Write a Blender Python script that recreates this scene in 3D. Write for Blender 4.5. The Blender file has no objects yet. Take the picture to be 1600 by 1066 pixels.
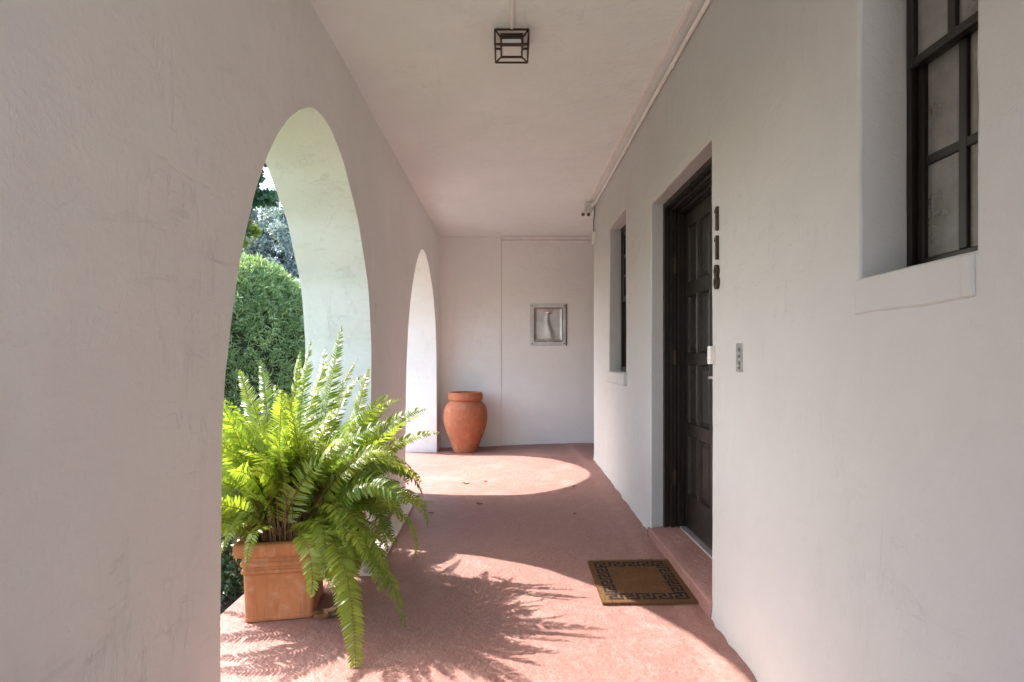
import bpy, math, random
from mathutils import Vector, Matrix, noise
random.seed(11)
PI = math.pi
F = 850.0                       # focal length in photo pixels (1600 wide)
VX, VY = 794.0, 562.0           # vanishing point of the walkway
XR = 0.92                       # inner face of the house wall
XL = -0.92                      # inner face of the arcade wall
XO = -1.36                      # outer face of the arcade wall
ZC = 1.665                      # ceiling
YB = 7.38                       # end wall
YE = 5.84                       # corner where the house wall ends

scn = bpy.context.scene
col = scn.collection

def at(px, py, Y):
    return Vector(((px - VX) * Y / F, Y, (VY - py) * Y / F))

def sstep(a, b, x):
    t = min(1.0, max(0.0, (x - a) / (b - a)))
    return t * t * (3 - 2 * t)

def floor_z(x, y):
    g = sstep(1.6, 5.8, y) * (1 - 0.6 * sstep(5.9, 7.4, y))
    s = sstep(-0.95, 0.95, x)
    z = -1.192 + 0.105 * s * g + 0.012 * s
    z += 0.004 * noise.noise(Vector((x * 1.3, y * 0.9, 3.1)))
    if x > 0.80: z += 0.004
    return z

# ------------------------------------------------------------------ materials
def new_mat(name):
    m = bpy.data.materials.new(name); m.use_nodes = True
    nt = m.node_tree
    for n in list(nt.nodes): nt.nodes.remove(n)
    out = nt.nodes.new('ShaderNodeOutputMaterial')
    return m, nt, out

class N:
    """short hand for building node trees"""
    def __init__(s, nt): s.nt = nt
    def add(s, t, **kw):
        n = s.nt.nodes.new(t)
        for k, v in kw.items(): setattr(n, k, v)
        return n
    def link(s, a, b): s.nt.links.new(a, b)
    def coord(s, kind='Object'):
        return s.add('ShaderNodeTexCoord').outputs[kind]
    def mapping(s, vec, scale=(1,1,1), rot=(0,0,0), loc=(0,0,0)):
        m = s.add('ShaderNodeMapping')
        m.inputs['Scale'].default_value = scale
        m.inputs['Rotation'].default_value = rot
        m.inputs['Location'].default_value = loc
        s.link(vec, m.inputs['Vector']); return m.outputs['Vector']
    def noise(s, vec, scale, detail=4, rough=0.5, dist=0.0):
        n = s.add('ShaderNodeTexNoise')
        n.inputs['Scale'].default_value = scale
        n.inputs['Detail'].default_value = detail
        n.inputs['Roughness'].default_value = rough
        n.inputs['Distortion'].default_value = dist
        s.link(vec, n.inputs['Vector']); return n.outputs['Fac']
    def voro(s, vec, scale, feature='F1', out='Distance'):
        n = s.add('ShaderNodeTexVoronoi', feature=feature)
        n.inputs['Scale'].default_value = scale
        s.link(vec, n.inputs['Vector']); return n.outputs[out]
    def ramp(s, fac, stops):
        r = s.add('ShaderNodeValToRGB')
        e = r.color_ramp.elements
        while len(e) < len(stops): e.new(0.5)
        for i, (p, c) in enumerate(stops):
            e[i].position = p
            e[i].color = (c, c, c, 1) if isinstance(c, (int, float)) else (*c, 1)
        s.link(fac, r.inputs['Fac']); return r.outputs['Color']
    def mix(s, fac, a, b, blend='MIX'):
        m = s.add('ShaderNodeMix', data_type='RGBA', blend_type=blend)
        for sock, v in ((m.inputs[0], fac), (m.inputs[6], a), (m.inputs[7], b)):
            if isinstance(v, (int, float)): sock.default_value = v
            elif isinstance(v, tuple): sock.default_value = (*v, 1)
            else: s.link(v, sock)
        return m.outputs[2]
    def math(s, op, a, b=0.0):
        m = s.add('ShaderNodeMath', operation=op)
        for sock, v in ((m.inputs[0], a), (m.inputs[1], b)):
            if isinstance(v, (int, float)): sock.default_value = v
            else: s.link(v, sock)
        return m.outputs[0]
    def bump(s, h, strength=0.3, dist=0.01, normal=None):
        b = s.add('ShaderNodeBump')
        b.inputs['Strength'].default_value = strength
        b.inputs['Distance'].default_value = dist
        s.link(h, b.inputs['Height'])
        if normal is not None: s.link(normal, b.inputs['Normal'])
        return b.outputs['Normal']
    def bsdf(s, color, rough=0.6, metal=0.0, spec=0.5, normal=None):
        p = s.add('ShaderNodeBsdfPrincipled')
        if isinstance(color, tuple): p.inputs['Base Color'].default_value = (*color, 1)
        else: s.link(color, p.inputs['Base Color'])
        if isinstance(rough, (int, float)): p.inputs['Roughness'].default_value = rough
        else: s.link(rough, p.inputs['Roughness'])
        p.inputs['Metallic'].default_value = metal
        p.inputs['Specular IOR Level'].default_value = spec
        if normal is not None: s.link(normal, p.inputs['Normal'])
        return p

def plaster(name, base, marks=1.0, horiz=False, cracks=0.5):
    m, nt, out = new_mat(name); n = N(nt)
    v = n.coord()
    dv = n.noise(v, 1.1, 3, 0.5)
    big = n.noise(v, 0.9, 5, 0.6)
    mid = n.noise(v, 6.0, 6, 0.62)
    fine = n.noise(v, 70.0, 4, 0.6)
    grit = n.noise(v, 260.0, 2, 0.6)
    # hand troweled strokes, in patches
    st1 = n.noise(n.mapping(v, (5, 9, 2.0), (0.5, 0.2, 0.3)), 1.9, 6, 0.6, 0.7)
    st2 = n.noise(n.mapping(v, (2.2, 2.6, 11) if not horiz else (11, 2.4, 2.4), (-0.4, 0.5, 0.2)), 1.6, 6, 0.6, 0.9)
    patch = n.ramp(n.noise(v, 1.7, 3, 0.5), [(0.47, 0.0), (0.60, 1.0)])
    cut1 = n.ramp(st1, [(0.0, 1.0), (0.36, 1.0), (0.385, 0.0), (0.42, 0.85), (0.47, 1.0)])
    cut2 = n.ramp(st2, [(0.0, 1.0), (0.60, 1.0), (0.635, 0.1), (0.655, 1.0)])
    cuts = n.mix(patch, (1.0, 1.0, 1.0), n.mix(0.5, cut1, cut2))
    c = n.mix(n.ramp(big, [(0.3, 0.0), (0.72, 1.0)]), tuple(x * 0.93 for x in base), tuple(min(1, x * 1.03) for x in base))
    c = n.mix(n.ramp(mid, [(0.42, 0.16), (0.62, 0.0)]), c, tuple(x * 0.86 for x in base))
    c = n.mix(n.math('MULTIPLY', n.math('SUBTRACT', 1.0, cuts), 0.30 * marks), c, tuple(x * 0.5 for x in base))
    wob = n.add('ShaderNodeVectorMath', operation='ADD')
    nz = n.add('ShaderNodeTexNoise'); nz.inputs['Scale'].default_value = 2.2; nz.inputs['Detail'].default_value = 5; nz.inputs['Roughness'].default_value = 0.58
    n.link(v, nz.inputs['Vector'])
    sc_ = n.add('ShaderNodeVectorMath', operation='SCALE'); sc_.inputs['Scale'].default_value = 0.30
    n.link(nz.outputs['Color'], sc_.inputs[0]); n.link(v, wob.inputs[0]); n.link(sc_.outputs[0], wob.inputs[1])
    ed = n.voro(n.mapping(wob.outputs[0], (1.0, 1.0, 1.6)), 1.1, 'DISTANCE_TO_EDGE')
    cm = n.ramp(n.noise(v, 2.3, 3, 0.55), [(0.57, 0.0), (0.66, 1.0)])
    crack = n.math('MULTIPLY', n.ramp(ed, [(0.0, 1.0), (0.0045, 0.0)]), cm)
    c = n.mix(n.math('MULTIPLY', crack, 0.22 * cracks), c, tuple(x * 0.35 for x in base))
    pit = n.ramp(n.voro(v, 34), [(0.0, 1.0), (0.07, 1.0), (0.11, 0.0)])
    pit = n.math('MULTIPLY', pit, n.ramp(n.noise(v, 3.1, 3, 0.5), [(0.56, 0.0), (0.66, 1.0)]))
    c = n.mix(n.math('MULTIPLY', pit, 0.22 * marks), c, tuple(x * 0.4 for x in base))
    smear = n.noise(n.mapping(v, (3.0, 3.0, 9.0), (0.9, 0.1, 0.0)), 2.2, 6, 0.7, 0.6)
    c = n.mix(n.math('MULTIPLY', n.ramp(smear, [(0.58, 0.0), (0.72, 1.0)]), 0.16 * marks), c, tuple(x * 0.62 for x in base))
    h = n.math('ADD', n.math('MULTIPLY', mid, 1.0), n.math('MULTIPLY', fine, 0.16))
    h = n.math('ADD', h, n.math('MULTIPLY', grit, 0.05))
    h = n.math('ADD', h, n.math('MULTIPLY', cuts, 0.30 * marks))
    h = n.math('ADD', h, n.math('MULTIPLY', big, 1.6))
    h = n.math('SUBTRACT', h, n.math('MULTIPLY', crack, 0.2 * cracks))
    nor = n.bump(h, 0.8, 0.011)
    p = n.bsdf(c, 0.62, 0, 0.3, nor)
    n.link(p.outputs[0], out.inputs['Surface']); return m

def simple(name, color, rough=0.5, metal=0.0, var=0.12, scale=12, bump=0.0, bscale=60, spec=0.5):
    m, nt, out = new_mat(name); n = N(nt)
    v = n.coord()
    f = n.noise(v, scale, 5, 0.6)
    c = n.mix(n.ramp(f, [(0.3, 0.0), (0.7, 1.0)]), tuple(x * (1 - var) for x in color), tuple(min(1, x * (1 + var)) for x in color))
    nor = n.bump(n.noise(v, bscale, 4, 0.6), bump, 0.004) if bump else None
    r = n.ramp(n.noise(v, scale * 2.3, 4, 0.6), [(0.3, max(0.02, rough - 0.08)), (0.7, min(1, rough + 0.08))])
    p = n.bsdf(c, r, metal, spec, nor)
    n.link(p.outputs[0], out.inputs['Surface']); return m

def floor_mat():
    m, nt, out = new_mat('terracotta_floor_paint'); n = N(nt)
    v = n.coord()
    big = n.noise(v, 0.8, 6, 0.65)
    mid = n.noise(v, 4.5, 6, 0.7, 0.4)
    grain = n.noise(v, 95, 3, 0.7)
    lump = n.noise(v, 38, 3, 0.55)
    c = n.mix(n.ramp(big, [(0.3, 0.0), (0.7, 1.0)]), (0.262, 0.128, 0.106), (0.322, 0.168, 0.141))
    c = n.mix(n.ramp(mid, [(0.52, 0.0), (0.74, 0.55)]), c, (0.42, 0.28, 0.25))
    c = n.mix(n.ramp(n.noise(v, 7.0, 6, 0.7, 0.8), [(0.62, 0.0), (0.72, 0.35)]), c, (0.30, 0.16, 0.145))
    c = n.mix(n.ramp(grain, [(0.36, 0.55), (0.50, 0.0)]), c, (0.20, 0.095, 0.080))
    c = n.mix(n.ramp(grain, [(0.56, 0.0), (0.70, 0.40)]), c, (0.43, 0.27, 0.235))
    c = n.mix(n.ramp(n.noise(v, 19, 5, 0.7, 0.5), [(0.50, 0.0), (0.70, 0.40)]), c, (0.41, 0.242, 0.210))
    c = n.mix(n.ramp(n.noise(n.mapping(v, (1, 0.35, 1), (0, 0, 0.2)), 2.6, 6, 0.7, 1.0), [(0.5, 0.0), (0.75, 0.35)]), c, (0.27, 0.15, 0.135))
    h = n.math('ADD', n.math('MULTIPLY', lump, 0.9), n.math('MULTIPLY', grain, 0.5))
    h = n.math('ADD', h, n.math('MULTIPLY', mid, 0.8))
    nor = n.bump(h, 0.95, 0.0065)
    rough = n.ramp(mid, [(0.3, 0.42), (0.7, 0.62)])
    p = n.bsdf(c, rough, 0, 0.45, nor)
    n.link(p.outputs[0], out.inputs['Surface']); return m

def terracotta(name, base, dusty=0.5):
    m, nt, out = new_mat(name); n = N(nt)
    v = n.coord()
    big = n.noise(v, 3.2, 6, 0.65)
    mid = n.noise(v, 14, 6, 0.7)
    streak = n.noise(n.mapping(v, (26, 26, 1.6)), 2.0, 5, 0.65)
    c = n.mix(n.ramp(big, [(0.32, 0.0), (0.7, 1.0)]), tuple(x * 0.78 for x in base), tuple(x * 1.15 for x in base))
    c = n.mix(n.ramp(streak, [(0.46, 0.0), (0.68, 0.5)]), c, tuple(x * 0.58 for x in base))
    c = n.mix(n.ramp(mid, [(0.52, 0.0), (0.70, dusty)]), c, (0.58, 0.44, 0.36))
    nor = n.bump(n.math('ADD', mid, n.math('MULTIPLY', n.noise(v, 90, 3, 0.6), 0.5)), 0.35, 0.004)
    p = n.bsdf(c, 0.78, 0, 0.3, nor)
    n.link(p.outputs[0], out.inputs['Surface']); return m

def foliage(name, c1, c2, trans=0.35, rough=0.45, gloss=0.25, scale=9.0):
    m, nt, out = new_mat(name); n = N(nt)
    v = n.coord()
    f = n.noise(v, scale, 4, 0.6)
    rnd = n.add('ShaderNodeNewGeometry').outputs['Random Per Island']
    k = n.math('ADD', n.math('MULTIPLY', f, 0.7), n.math('MULTIPLY', rnd, 0.5))
    c = n.mix(n.ramp(k, [(0.3, 0.0), (0.85, 1.0)]), c1, c2)
    p = n.bsdf(c, rough, 0, gloss)
    t = n.add('ShaderNodeBsdfTranslucent')
    tc = n.mix(1.0, c, (1.25, 1.2, 0.55), 'MULTIPLY')
    n.link(tc, t.inputs['Color'])
    ms = n.add('ShaderNodeMixShader'); ms.inputs[0].default_value = trans
    n.link(p.outputs[0], ms.inputs[1]); n.link(t.outputs[0], ms.inputs[2])
    n.link(ms.outputs[0], out.inputs['Surface']); return m

def frond_mat():
    m, nt, out = new_mat('fern_frond_green'); n = N(nt)
    v = n.coord()
    f = n.noise(v, 7.0, 4, 0.6)
    rnd = n.add('ShaderNodeObjectInfo').outputs['Random']
    isl = n.add('ShaderNodeNewGeometry').outputs['Random Per Island']
    k = n.math('ADD', n.math('MULTIPLY', f, 0.45), n.math('ADD', n.math('MULTIPLY', rnd, 0.4), n.math('MULTIPLY', isl, 0.28)))
    c = n.ramp(k, [(0.18, (0.085, 0.17, 0.022)), (0.5, (0.205, 0.295, 0.033)), (0.85, (0.345, 0.395, 0.052))])
    c = n.mix(n.ramp(n.noise(v, 16, 3, 0.6), [(0.70, 0.0), (0.78, 0.6)]), c, (0.36, 0.22, 0.06))
    p = n.bsdf(c, 0.36, 0, 0.7)
    t = n.add('ShaderNodeBsdfTranslucent')
    n.link(n.mix(1.0, c, (1.22, 1.22, 0.68), 'MULTIPLY'), t.inputs['Color'])
    ms = n.add('ShaderNodeMixShader'); ms.inputs[0].default_value = 0.45
    n.link(p.outputs[0], ms.inputs[1]); n.link(t.outputs[0], ms.inputs[2])
    n.link(ms.outputs[0], out.inputs['Surface']); return m

def glass_mat():
    m, nt, out = new_mat('window_glass'); n = N(nt)
    v = n.coord()
    g = n.add('ShaderNodeBsdfGlossy'); g.inputs['Roughness'].default_value = 0.03
    n.link(n.bump(n.noise(v, 5, 2, 0.5), 0.06, 0.01), g.inputs['Normal'])
    t = n.add('ShaderNodeBsdfTransparent'); t.inputs['Color'].default_value = (0.93, 0.95, 0.94, 1)
    fr = n.add('ShaderNodeFresnel'); fr.inputs['IOR'].default_value = 1.5
    ms = n.add('ShaderNodeMixShader')
    n.link(fr.outputs[0], ms.inputs[0]); n.link(t.outputs[0], ms.inputs[1]); n.link(g.outputs[0], ms.inputs[2])
    n.link(ms.outputs[0], out.inputs['Surface']); return m

def steel_mat():
    m, nt, out = new_mat('brushed_steel'); n = N(nt)
    v = n.coord()
    br = n.noise(n.mapping(v, (3, 3, 160)), 3.0, 4, 0.6)
    sm = n.noise(v, 7.0, 4, 0.6)
    c = n.mix(n.ramp(sm, [(0.35, 0.0), (0.7, 1.0)]), (0.50, 0.485, 0.47), (0.64, 0.625, 0.61))
    r = n.ramp(br, [(0.3, 0.38), (0.7, 0.52)])
    p = n.bsdf(c, r, 0.75, 0.5, n.bump(br, 0.06, 0.001))
    n.link(p.outputs[0], out.inputs['Surface']); return m

def ground_mat():
    m, nt, out = new_mat('lawn_and_soil'); n = N(nt)
    v = n.coord()
    a = n.noise(v, 0.35, 6, 0.65); b = n.noise(v, 30, 4, 0.7)
    c = n.mix(n.ramp(a, [(0.42, 0.0), (0.58, 1.0)]), (0.07, 0.10, 0.045), (0.11, 0.145, 0.065))
    c = n.mix(n.ramp(b, [(0.45, 0.0), (0.7, 0.6)]), c, (0.10, 0.075, 0.045))
    p = n.bsdf(c, 0.9, 0, 0.2, n.bump(b, 0.8, 0.03))
    n.link(p.outputs[0], out.inputs['Surface']); return m

def coir_mat(name, c1, c2):
    m, nt, out = new_mat(name); n = N(nt)
    v = n.coord()
    f = n.noise(v, 170, 4, 0.75); g = n.noise(v, 9, 4, 0.6)
    c = n.mix(n.ramp(f, [(0.33, 0.0), (0.68, 1.0)]), c1, c2)
    c = n.mix(n.ramp(g, [(0.45, 0.0), (0.75, 0.4)]), c, tuple(x * 0.6 for x in c1))
    p = n.bsdf(c, 0.95, 0, 0.1, n.bump(f, 1.0, 0.006))
    n.link(p.outputs[0], out.inputs['Surface']); return m

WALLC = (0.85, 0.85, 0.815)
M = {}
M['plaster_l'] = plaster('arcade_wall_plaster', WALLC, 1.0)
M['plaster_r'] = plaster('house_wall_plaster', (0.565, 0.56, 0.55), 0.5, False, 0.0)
M['plaster_b'] = plaster('end_wall_plaster', (0.80, 0.785, 0.765), 0.5)
M['ceil'] = plaster('ceiling_plaster', (0.84, 0.875, 0.865), 0.7, True, 0.1)
M['floor'] = floor_mat()
M['terra'] = terracotta('planter_terracotta', (0.40, 0.155, 0.062), 0.26)
M['jar'] = terracotta('jar_terracotta', (0.42, 0.145, 0.068), 0.20)
M['dark_wood'] = simple('dark_brown_paint', (0.016, 0.011, 0.008), 0.38, 0, 0.25, 9, 0.1, 40, 0.4)
M['dark_metal'] = simple('bronze_metal', (0.055, 0.037, 0.025), 0.42, 0.5, 0.2, 20)
M['white_paint'] = simple('white_paint', (0.72, 0.68, 0.63), 0.5, 0, 0.06, 10, 0.08, 40)
M['conduit'] = simple('conduit_paint', (0.80, 0.775, 0.75), 0.5, 0, 0.08, 6, 0.1, 50)
M['plastic'] = simple('white_plastic', (0.74, 0.72, 0.68), 0.38, 0, 0.03, 5)
M['milk_glass'] = simple('milk_glass', (0.80, 0.80, 0.79), 0.2, 0, 0.02, 5)
M['steel'] = steel_mat()
M['steel_dark'] = simple('dark_steel_and_gap_shade', (0.06, 0.055, 0.05), 0.5, 0.6)
M['plate'] = simple('worn_steel_plate', (0.33, 0.32, 0.31), 0.45, 0.5, 0.35, 40)
M['smudge'] = simple('worn_plate_mark', (0.12, 0.115, 0.11), 0.6, 0.4, 0.4, 60)
M['chrome'] = simple('polished_chrome', (0.78, 0.77, 0.75), 0.12, 1.0, 0.04, 5)
M['glass'] = glass_mat()
def glass_mat2():
    m, nt, out = new_mat('rippled_window_glass'); n = N(nt)
    v = n.coord()
    rp = n.math('ADD', n.noise(v, 9, 3, 0.5), n.math('MULTIPLY', n.noise(v, 90, 3, 0.6), 0.25))
    nor = n.bump(rp, 0.25, 0.006)
    g = n.add('ShaderNodeBsdfGlossy'); g.inputs['Roughness'].default_value = 0.06
    n.link(nor, g.inputs['Normal'])
    t = n.add('ShaderNodeBsdfTransparent'); t.inputs['Color'].default_value = (0.90, 0.93, 0.92, 1)
    d = n.add('ShaderNodeBsdfDiffuse'); n.link(n.mix(n.noise(v, 25, 5, 0.7), (0.34, 0.33, 0.31), (0.50, 0.485, 0.46)), d.inputs['Color'])
    ms0 = n.add('ShaderNodeMixShader'); n.link(n.ramp(n.noise(v, 6, 5, 0.7), [(0.3, 0.40), (0.75, 0.70)]), ms0.inputs[0])
    n.link(t.outputs[0], ms0.inputs[1]); n.link(d.outputs[0], ms0.inputs[2])
    fr = n.add('ShaderNodeFresnel'); fr.inputs['IOR'].default_value = 1.6; n.link(nor, fr.inputs['Normal'])
    ms = n.add('ShaderNodeMixShader')
    n.link(fr.outputs[0], ms.inputs[0]); n.link(ms0.outputs[0], ms.inputs[1]); n.link(g.outputs[0], ms.inputs[2])
    n.link(ms.outputs[0], out.inputs['Surface']); return m
M['rippled'] = glass_mat2()
M['blind'] = simple('pale_curtain', (0.66, 0.63, 0.58), 0.8, 0, 0.10, 14, 0.5, 70)
M['room'] = simple('dim_room_paint', (0.20, 0.18, 0.16), 0.8)
M['frond'] = frond_mat()
M['stem'] = simple('fern_stem', (0.14, 0.085, 0.03), 0.6, 0, 0.35, 20)
M['dry'] = simple('dry_stalks', (0.20, 0.11, 0.055), 0.8, 0, 0.4, 26)
M['soil'] = simple('potting_soil', (0.035, 0.024, 0.017), 0.95, 0, 0.4, 40, 1.0, 60)
M['coir'] = coir_mat('coir_fibre', (0.100, 0.048, 0.022), (0.25, 0.135, 0.064))
M['key'] = coir_mat('black_printed_fibre', (0.014, 0.015, 0.017), (0.04, 0.042, 0.045))
M['rubber'] = simple('mat_backing', (0.03, 0.025, 0.02), 0.8)
M['hedge'] = foliage('clipped_hedge_leaves', (0.070, 0.165, 0.062), (0.32, 0.42, 0.21), 0.40, 0.36, 0.6, 2.5)
M['hedge_core'] = simple('hedge_inner_twigs', (0.018, 0.028, 0.012), 0.9)
M['leaf_silver'] = foliage('silver_tree_leaves', (0.12, 0.165, 0.17), (0.38, 0.44, 0.45), 0.25, 0.5, 0.5, 0.6)
M['leaf_dark'] = foliage('broad_dark_leaves', (0.028, 0.070, 0.040), (0.07, 0.14, 0.065), 0.3, 0.4, 0.4, 1.5)
M['leaf_yellow'] = foliage('yellow_green_leaves', (0.12, 0.18, 0.03), (0.26, 0.29, 0.05), 0.35, 0.5, 0.3, 1.5)
M['leaf_shrub'] = foliage('glossy_shrub_leaves', (0.022, 0.058, 0.022), (0.060, 0.115, 0.042), 0.2, 0.32, 0.5, 5)
M['bark'] = simple('grey_bark', (0.12, 0.095, 0.075), 0.9, 0, 0.35, 6, 0.8, 20)
M['ground'] = ground_mat()
M['soil_bed'] = simple('bed_soil', (0.05, 0.036, 0.026), 0.95, 0, 0.4, 9, 0.8, 30)
M['dry_leaf'] = simple('dry_leaf_brown', (0.27, 0.14, 0.06), 0.7, 0, 0.35, 30)
M['pale_leaf'] = simple('pale_leaf', (0.42, 0.30, 0.18), 0.7, 0, 0.3, 30)
M['house_white'] = simple('white_stucco', (0.74, 0.74, 0.73), 0.8, 0, 0.05, 1.5, 0.2, 30)
M['roof_grey'] = simple('grey_roofing', (0.30, 0.29, 0.28), 0.85, 0, 0.15, 3)

# ------------------------------------------------------------------ mesh helpers
class MB:
    def __init__(s): s.v = []; s.f = []; s.m = []; s.mi = 0
    def vert(s, p): s.v.append(tuple(p)); return len(s.v) - 1
    def face(s, *idx): s.f.append(tuple(idx)); s.m.append(s.mi)
    def poly(s, pts): s.face(*[s.vert(p) for p in pts])
    def box(s, a, b):
        x0, y0, z0 = a; x1, y1, z1 = b
        if x0 > x1: x0, x1 = x1, x0
        if y0 > y1: y0, y1 = y1, y0
        if z0 > z1: z0, z1 = z1, z0
        i = [s.vert(p) for p in ((x0,y0,z0),(x1,y0,z0),(x1,y1,z0),(x0,y1,z0),(x0,y0,z1),(x1,y0,z1),(x1,y1,z1),(x0,y1,z1))]
        for q in ((3,2,1,0),(4,5,6,7),(0,1,5,4),(1,2,6,5),(2,3,7,6),(3,0,4,7)):
            s.face(*[i[k] for k in q])
    def tube(s, path, r, n=8, caps=True):
        path = [Vector(p) for p in path]
        rs = r if isinstance(r, (list, tuple)) else [r] * len(path)
        rings = []
        up = None
        for k, p in enumerate(path):
            t = (path[min(k+1, len(path)-1)] - path[max(k-1, 0)])
            if t.length < 1e-9: t = Vector((0,0,1))
            t.normalize()
            if up is None:
                up = Vector((0,0,1)) if abs(t.z) < 0.9 else Vector((1,0,0))
            a = up - t * up.dot(t)
            if a.length < 1e-6: a = t.orthogonal()
            a.normalize(); b = t.cross(a); up = a
            rings.append([s.vert(p + (a * math.cos(2*PI*j/n) + b * math.sin(2*PI*j/n)) * rs[k]) for j in range(n)])
        for k in range(len(rings)-1):
            for j in range(n):
                s.face(rings[k][j], rings[k][(j+1)%n], rings[k+1][(j+1)%n], rings[k+1][j])
        if caps:
            s.face(*rings[0][::-1]); s.face(*rings[-1])
    def lathe(s, prof, c=(0,0,0), n=48):
        rings = []
        for r, z in prof:
            rings.append([s.vert((c[0]+r*math.cos(2*PI*j/n), c[1]+r*math.sin(2*PI*j/n), c[2]+z)) for j in range(n)])
        for k in range(len(rings)-1):
            for j in range(n):
                s.face(rings[k][j], rings[k][(j+1)%n], rings[k+1][(j+1)%n], rings[k+1][j])
        s.face(*rings[0][::-1]); s.face(*rings[-1])
    def extrude_poly(s, pts2, fn, d0, d1):
        a = [s.vert(fn(u, v, d0)) for u, v in pts2]; b = [s.vert(fn(u, v, d1)) for u, v in pts2]
        n = len(a)
        s.face(*a[::-1]); s.face(*b)
        for k in range(n): s.face(a[k], a[(k+1)%n], b[(k+1)%n], b[k])
    def build(s, name, mats, parent=None, loc=(0,0,0), smooth=None, bevel=0, bseg=2, fix=False, weld=False):
        me = bpy.data.meshes.new(name)
        base = Vector(loc) if parent is None else parent.matrix_world_base
        me.from_pydata([(v[0]-base[0], v[1]-base[1], v[2]-base[2]) for v in s.v], [], s.f)
        for mt in (mats if isinstance(mats, list) else [mats]): me.materials.append(mt)
        me.polygons.foreach_set('material_index', s.m)
        if fix or weld:
            import bmesh
            bm = bmesh.new(); bm.from_mesh(me)
            if weld: bmesh.ops.remove_doubles(bm, verts=bm.verts, dist=1e-5)
            if fix: bmesh.ops.recalc_face_normals(bm, faces=bm.faces)
            bm.to_mesh(me); bm.free()
        if smooth is not None:
            me.polygons.foreach_set('use_smooth', [True] * len(me.polygons))
            try: me.set_sharp_from_angle(angle=math.radians(smooth))
            except Exception: pass
        me.update()
        o = bpy.data.objects.new(name, me); col.objects.link(o)
        if parent is None: o.location = base
        else: o.parent = parent
        B[o.name] = Vector(base)
        if bevel:
            b = o.modifiers.new('edge', 'BEVEL'); b.width = bevel; b.segments = bseg; b.limit_method = 'ANGLE'; b.angle_limit = math.radians(40)
        return o
B = {}
bpy.types.Object.matrix_world_base = property(lambda o: B[o.name])

def tag(o, label=None, cat=None, group=None, kind=None):
    if label: o['label'] = label
    if cat: o['category'] = cat
    if group: o['group'] = group
    if kind: o['kind'] = kind
    return o
def empty(name, loc):
    o = bpy.data.objects.new(name, None); col.objects.link(o); o.location = loc
    o.empty_display_size = 0.1
    B[o.name] = Vector(loc); return o

def breaks(vals, step):
    vals = sorted(set(vals)); out = []
    for a, b in zip(vals, vals[1:]):
        k = max(1, int(round((b - a) / step)))
        out += [a + (b - a) * i / k for i in range(k)]
    return out + [vals[-1]]

# ------------------------------------------------------------------ ground and floor
g = MB()
xs = [-400, -60, -12, -6, -3, -1.36]; ys = [-60, -8, 0, 8, 20, 60, 500]
gid = {}
for i, x in enumerate(xs):
    for j, y in enumerate(ys): gid[i, j] = g.vert((x, y, -1.42))
for i in range(len(xs)-1):
    for j in range(len(ys)-1): g.face(gid[i,j], gid[i+1,j], gid[i+1,j+1], gid[i,j+1])
g.poly([(-1.36,-60,-1.42),(400,-60,-1.42),(400,500,-1.42),(-1.36,500,-1.42)])
tag(g.build('ground', M['ground']), kind='structure')

fl = MB()
fx = breaks([-1.345, -0.9, 0.797, 0.803, 1.0], 0.06); fy = breaks([-3.1, YB + 0.05], 0.07)
ids = [[fl.vert((x, y, floor_z(x, y))) for y in fy] for x in fx]
for i in range(len(fx)-1):
    for j in range(len(fy)-1): fl.face(ids[i][j], ids[i+1][j], ids[i+1][j+1], ids[i][j+1])
# slab edge towards the garden, and the side passage
for j in range(len(fy)-1):
    a, b = fl.v[ids[0][j]], fl.v[ids[0][j+1]]
    fl.poly([(a[0], a[1], -1.45), a, b, (b[0], b[1], -1.45)])
px0 = breaks([1.0, 3.2], 0.1); py0 = [y for y in fy if y > YE - 0.1]
pid = [[fl.vert((x, y, floor_z(1.0, y))) for y in py0] for x in px0]
for i in range(len(px0)-1):
    for j in range(len(py0)-1): fl.face(pid[i][j], pid[i+1][j], pid[i+1][j+1], pid[i][j+1])
tag(fl.build('floor', M['floor'], smooth=60), kind='structure')

ce = MB()
cx = breaks([XO, XL, XR, 3.3], 0.12); cy = breaks([-3.1, YB + 0.2], 0.12)
ids = [[ce.vert((x, y, ZC + 0.004 * noise.noise(Vector((x*1.1, y*0.8, 9))))) for y in cy] for x in cx]
for i in range(len(cx)-1):
    for j in range(len(cy)-1): ce.face(ids[i][j], ids[i][j+1], ids[i+1][j+1], ids[i+1][j])
ce.box((XO - 0.35, -3.1, ZC + 0.02), (3.3, YB + 0.3, ZC + 0.25))
tag(ce.build('ceiling', M['ceil'], smooth=40), kind='structure')

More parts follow.
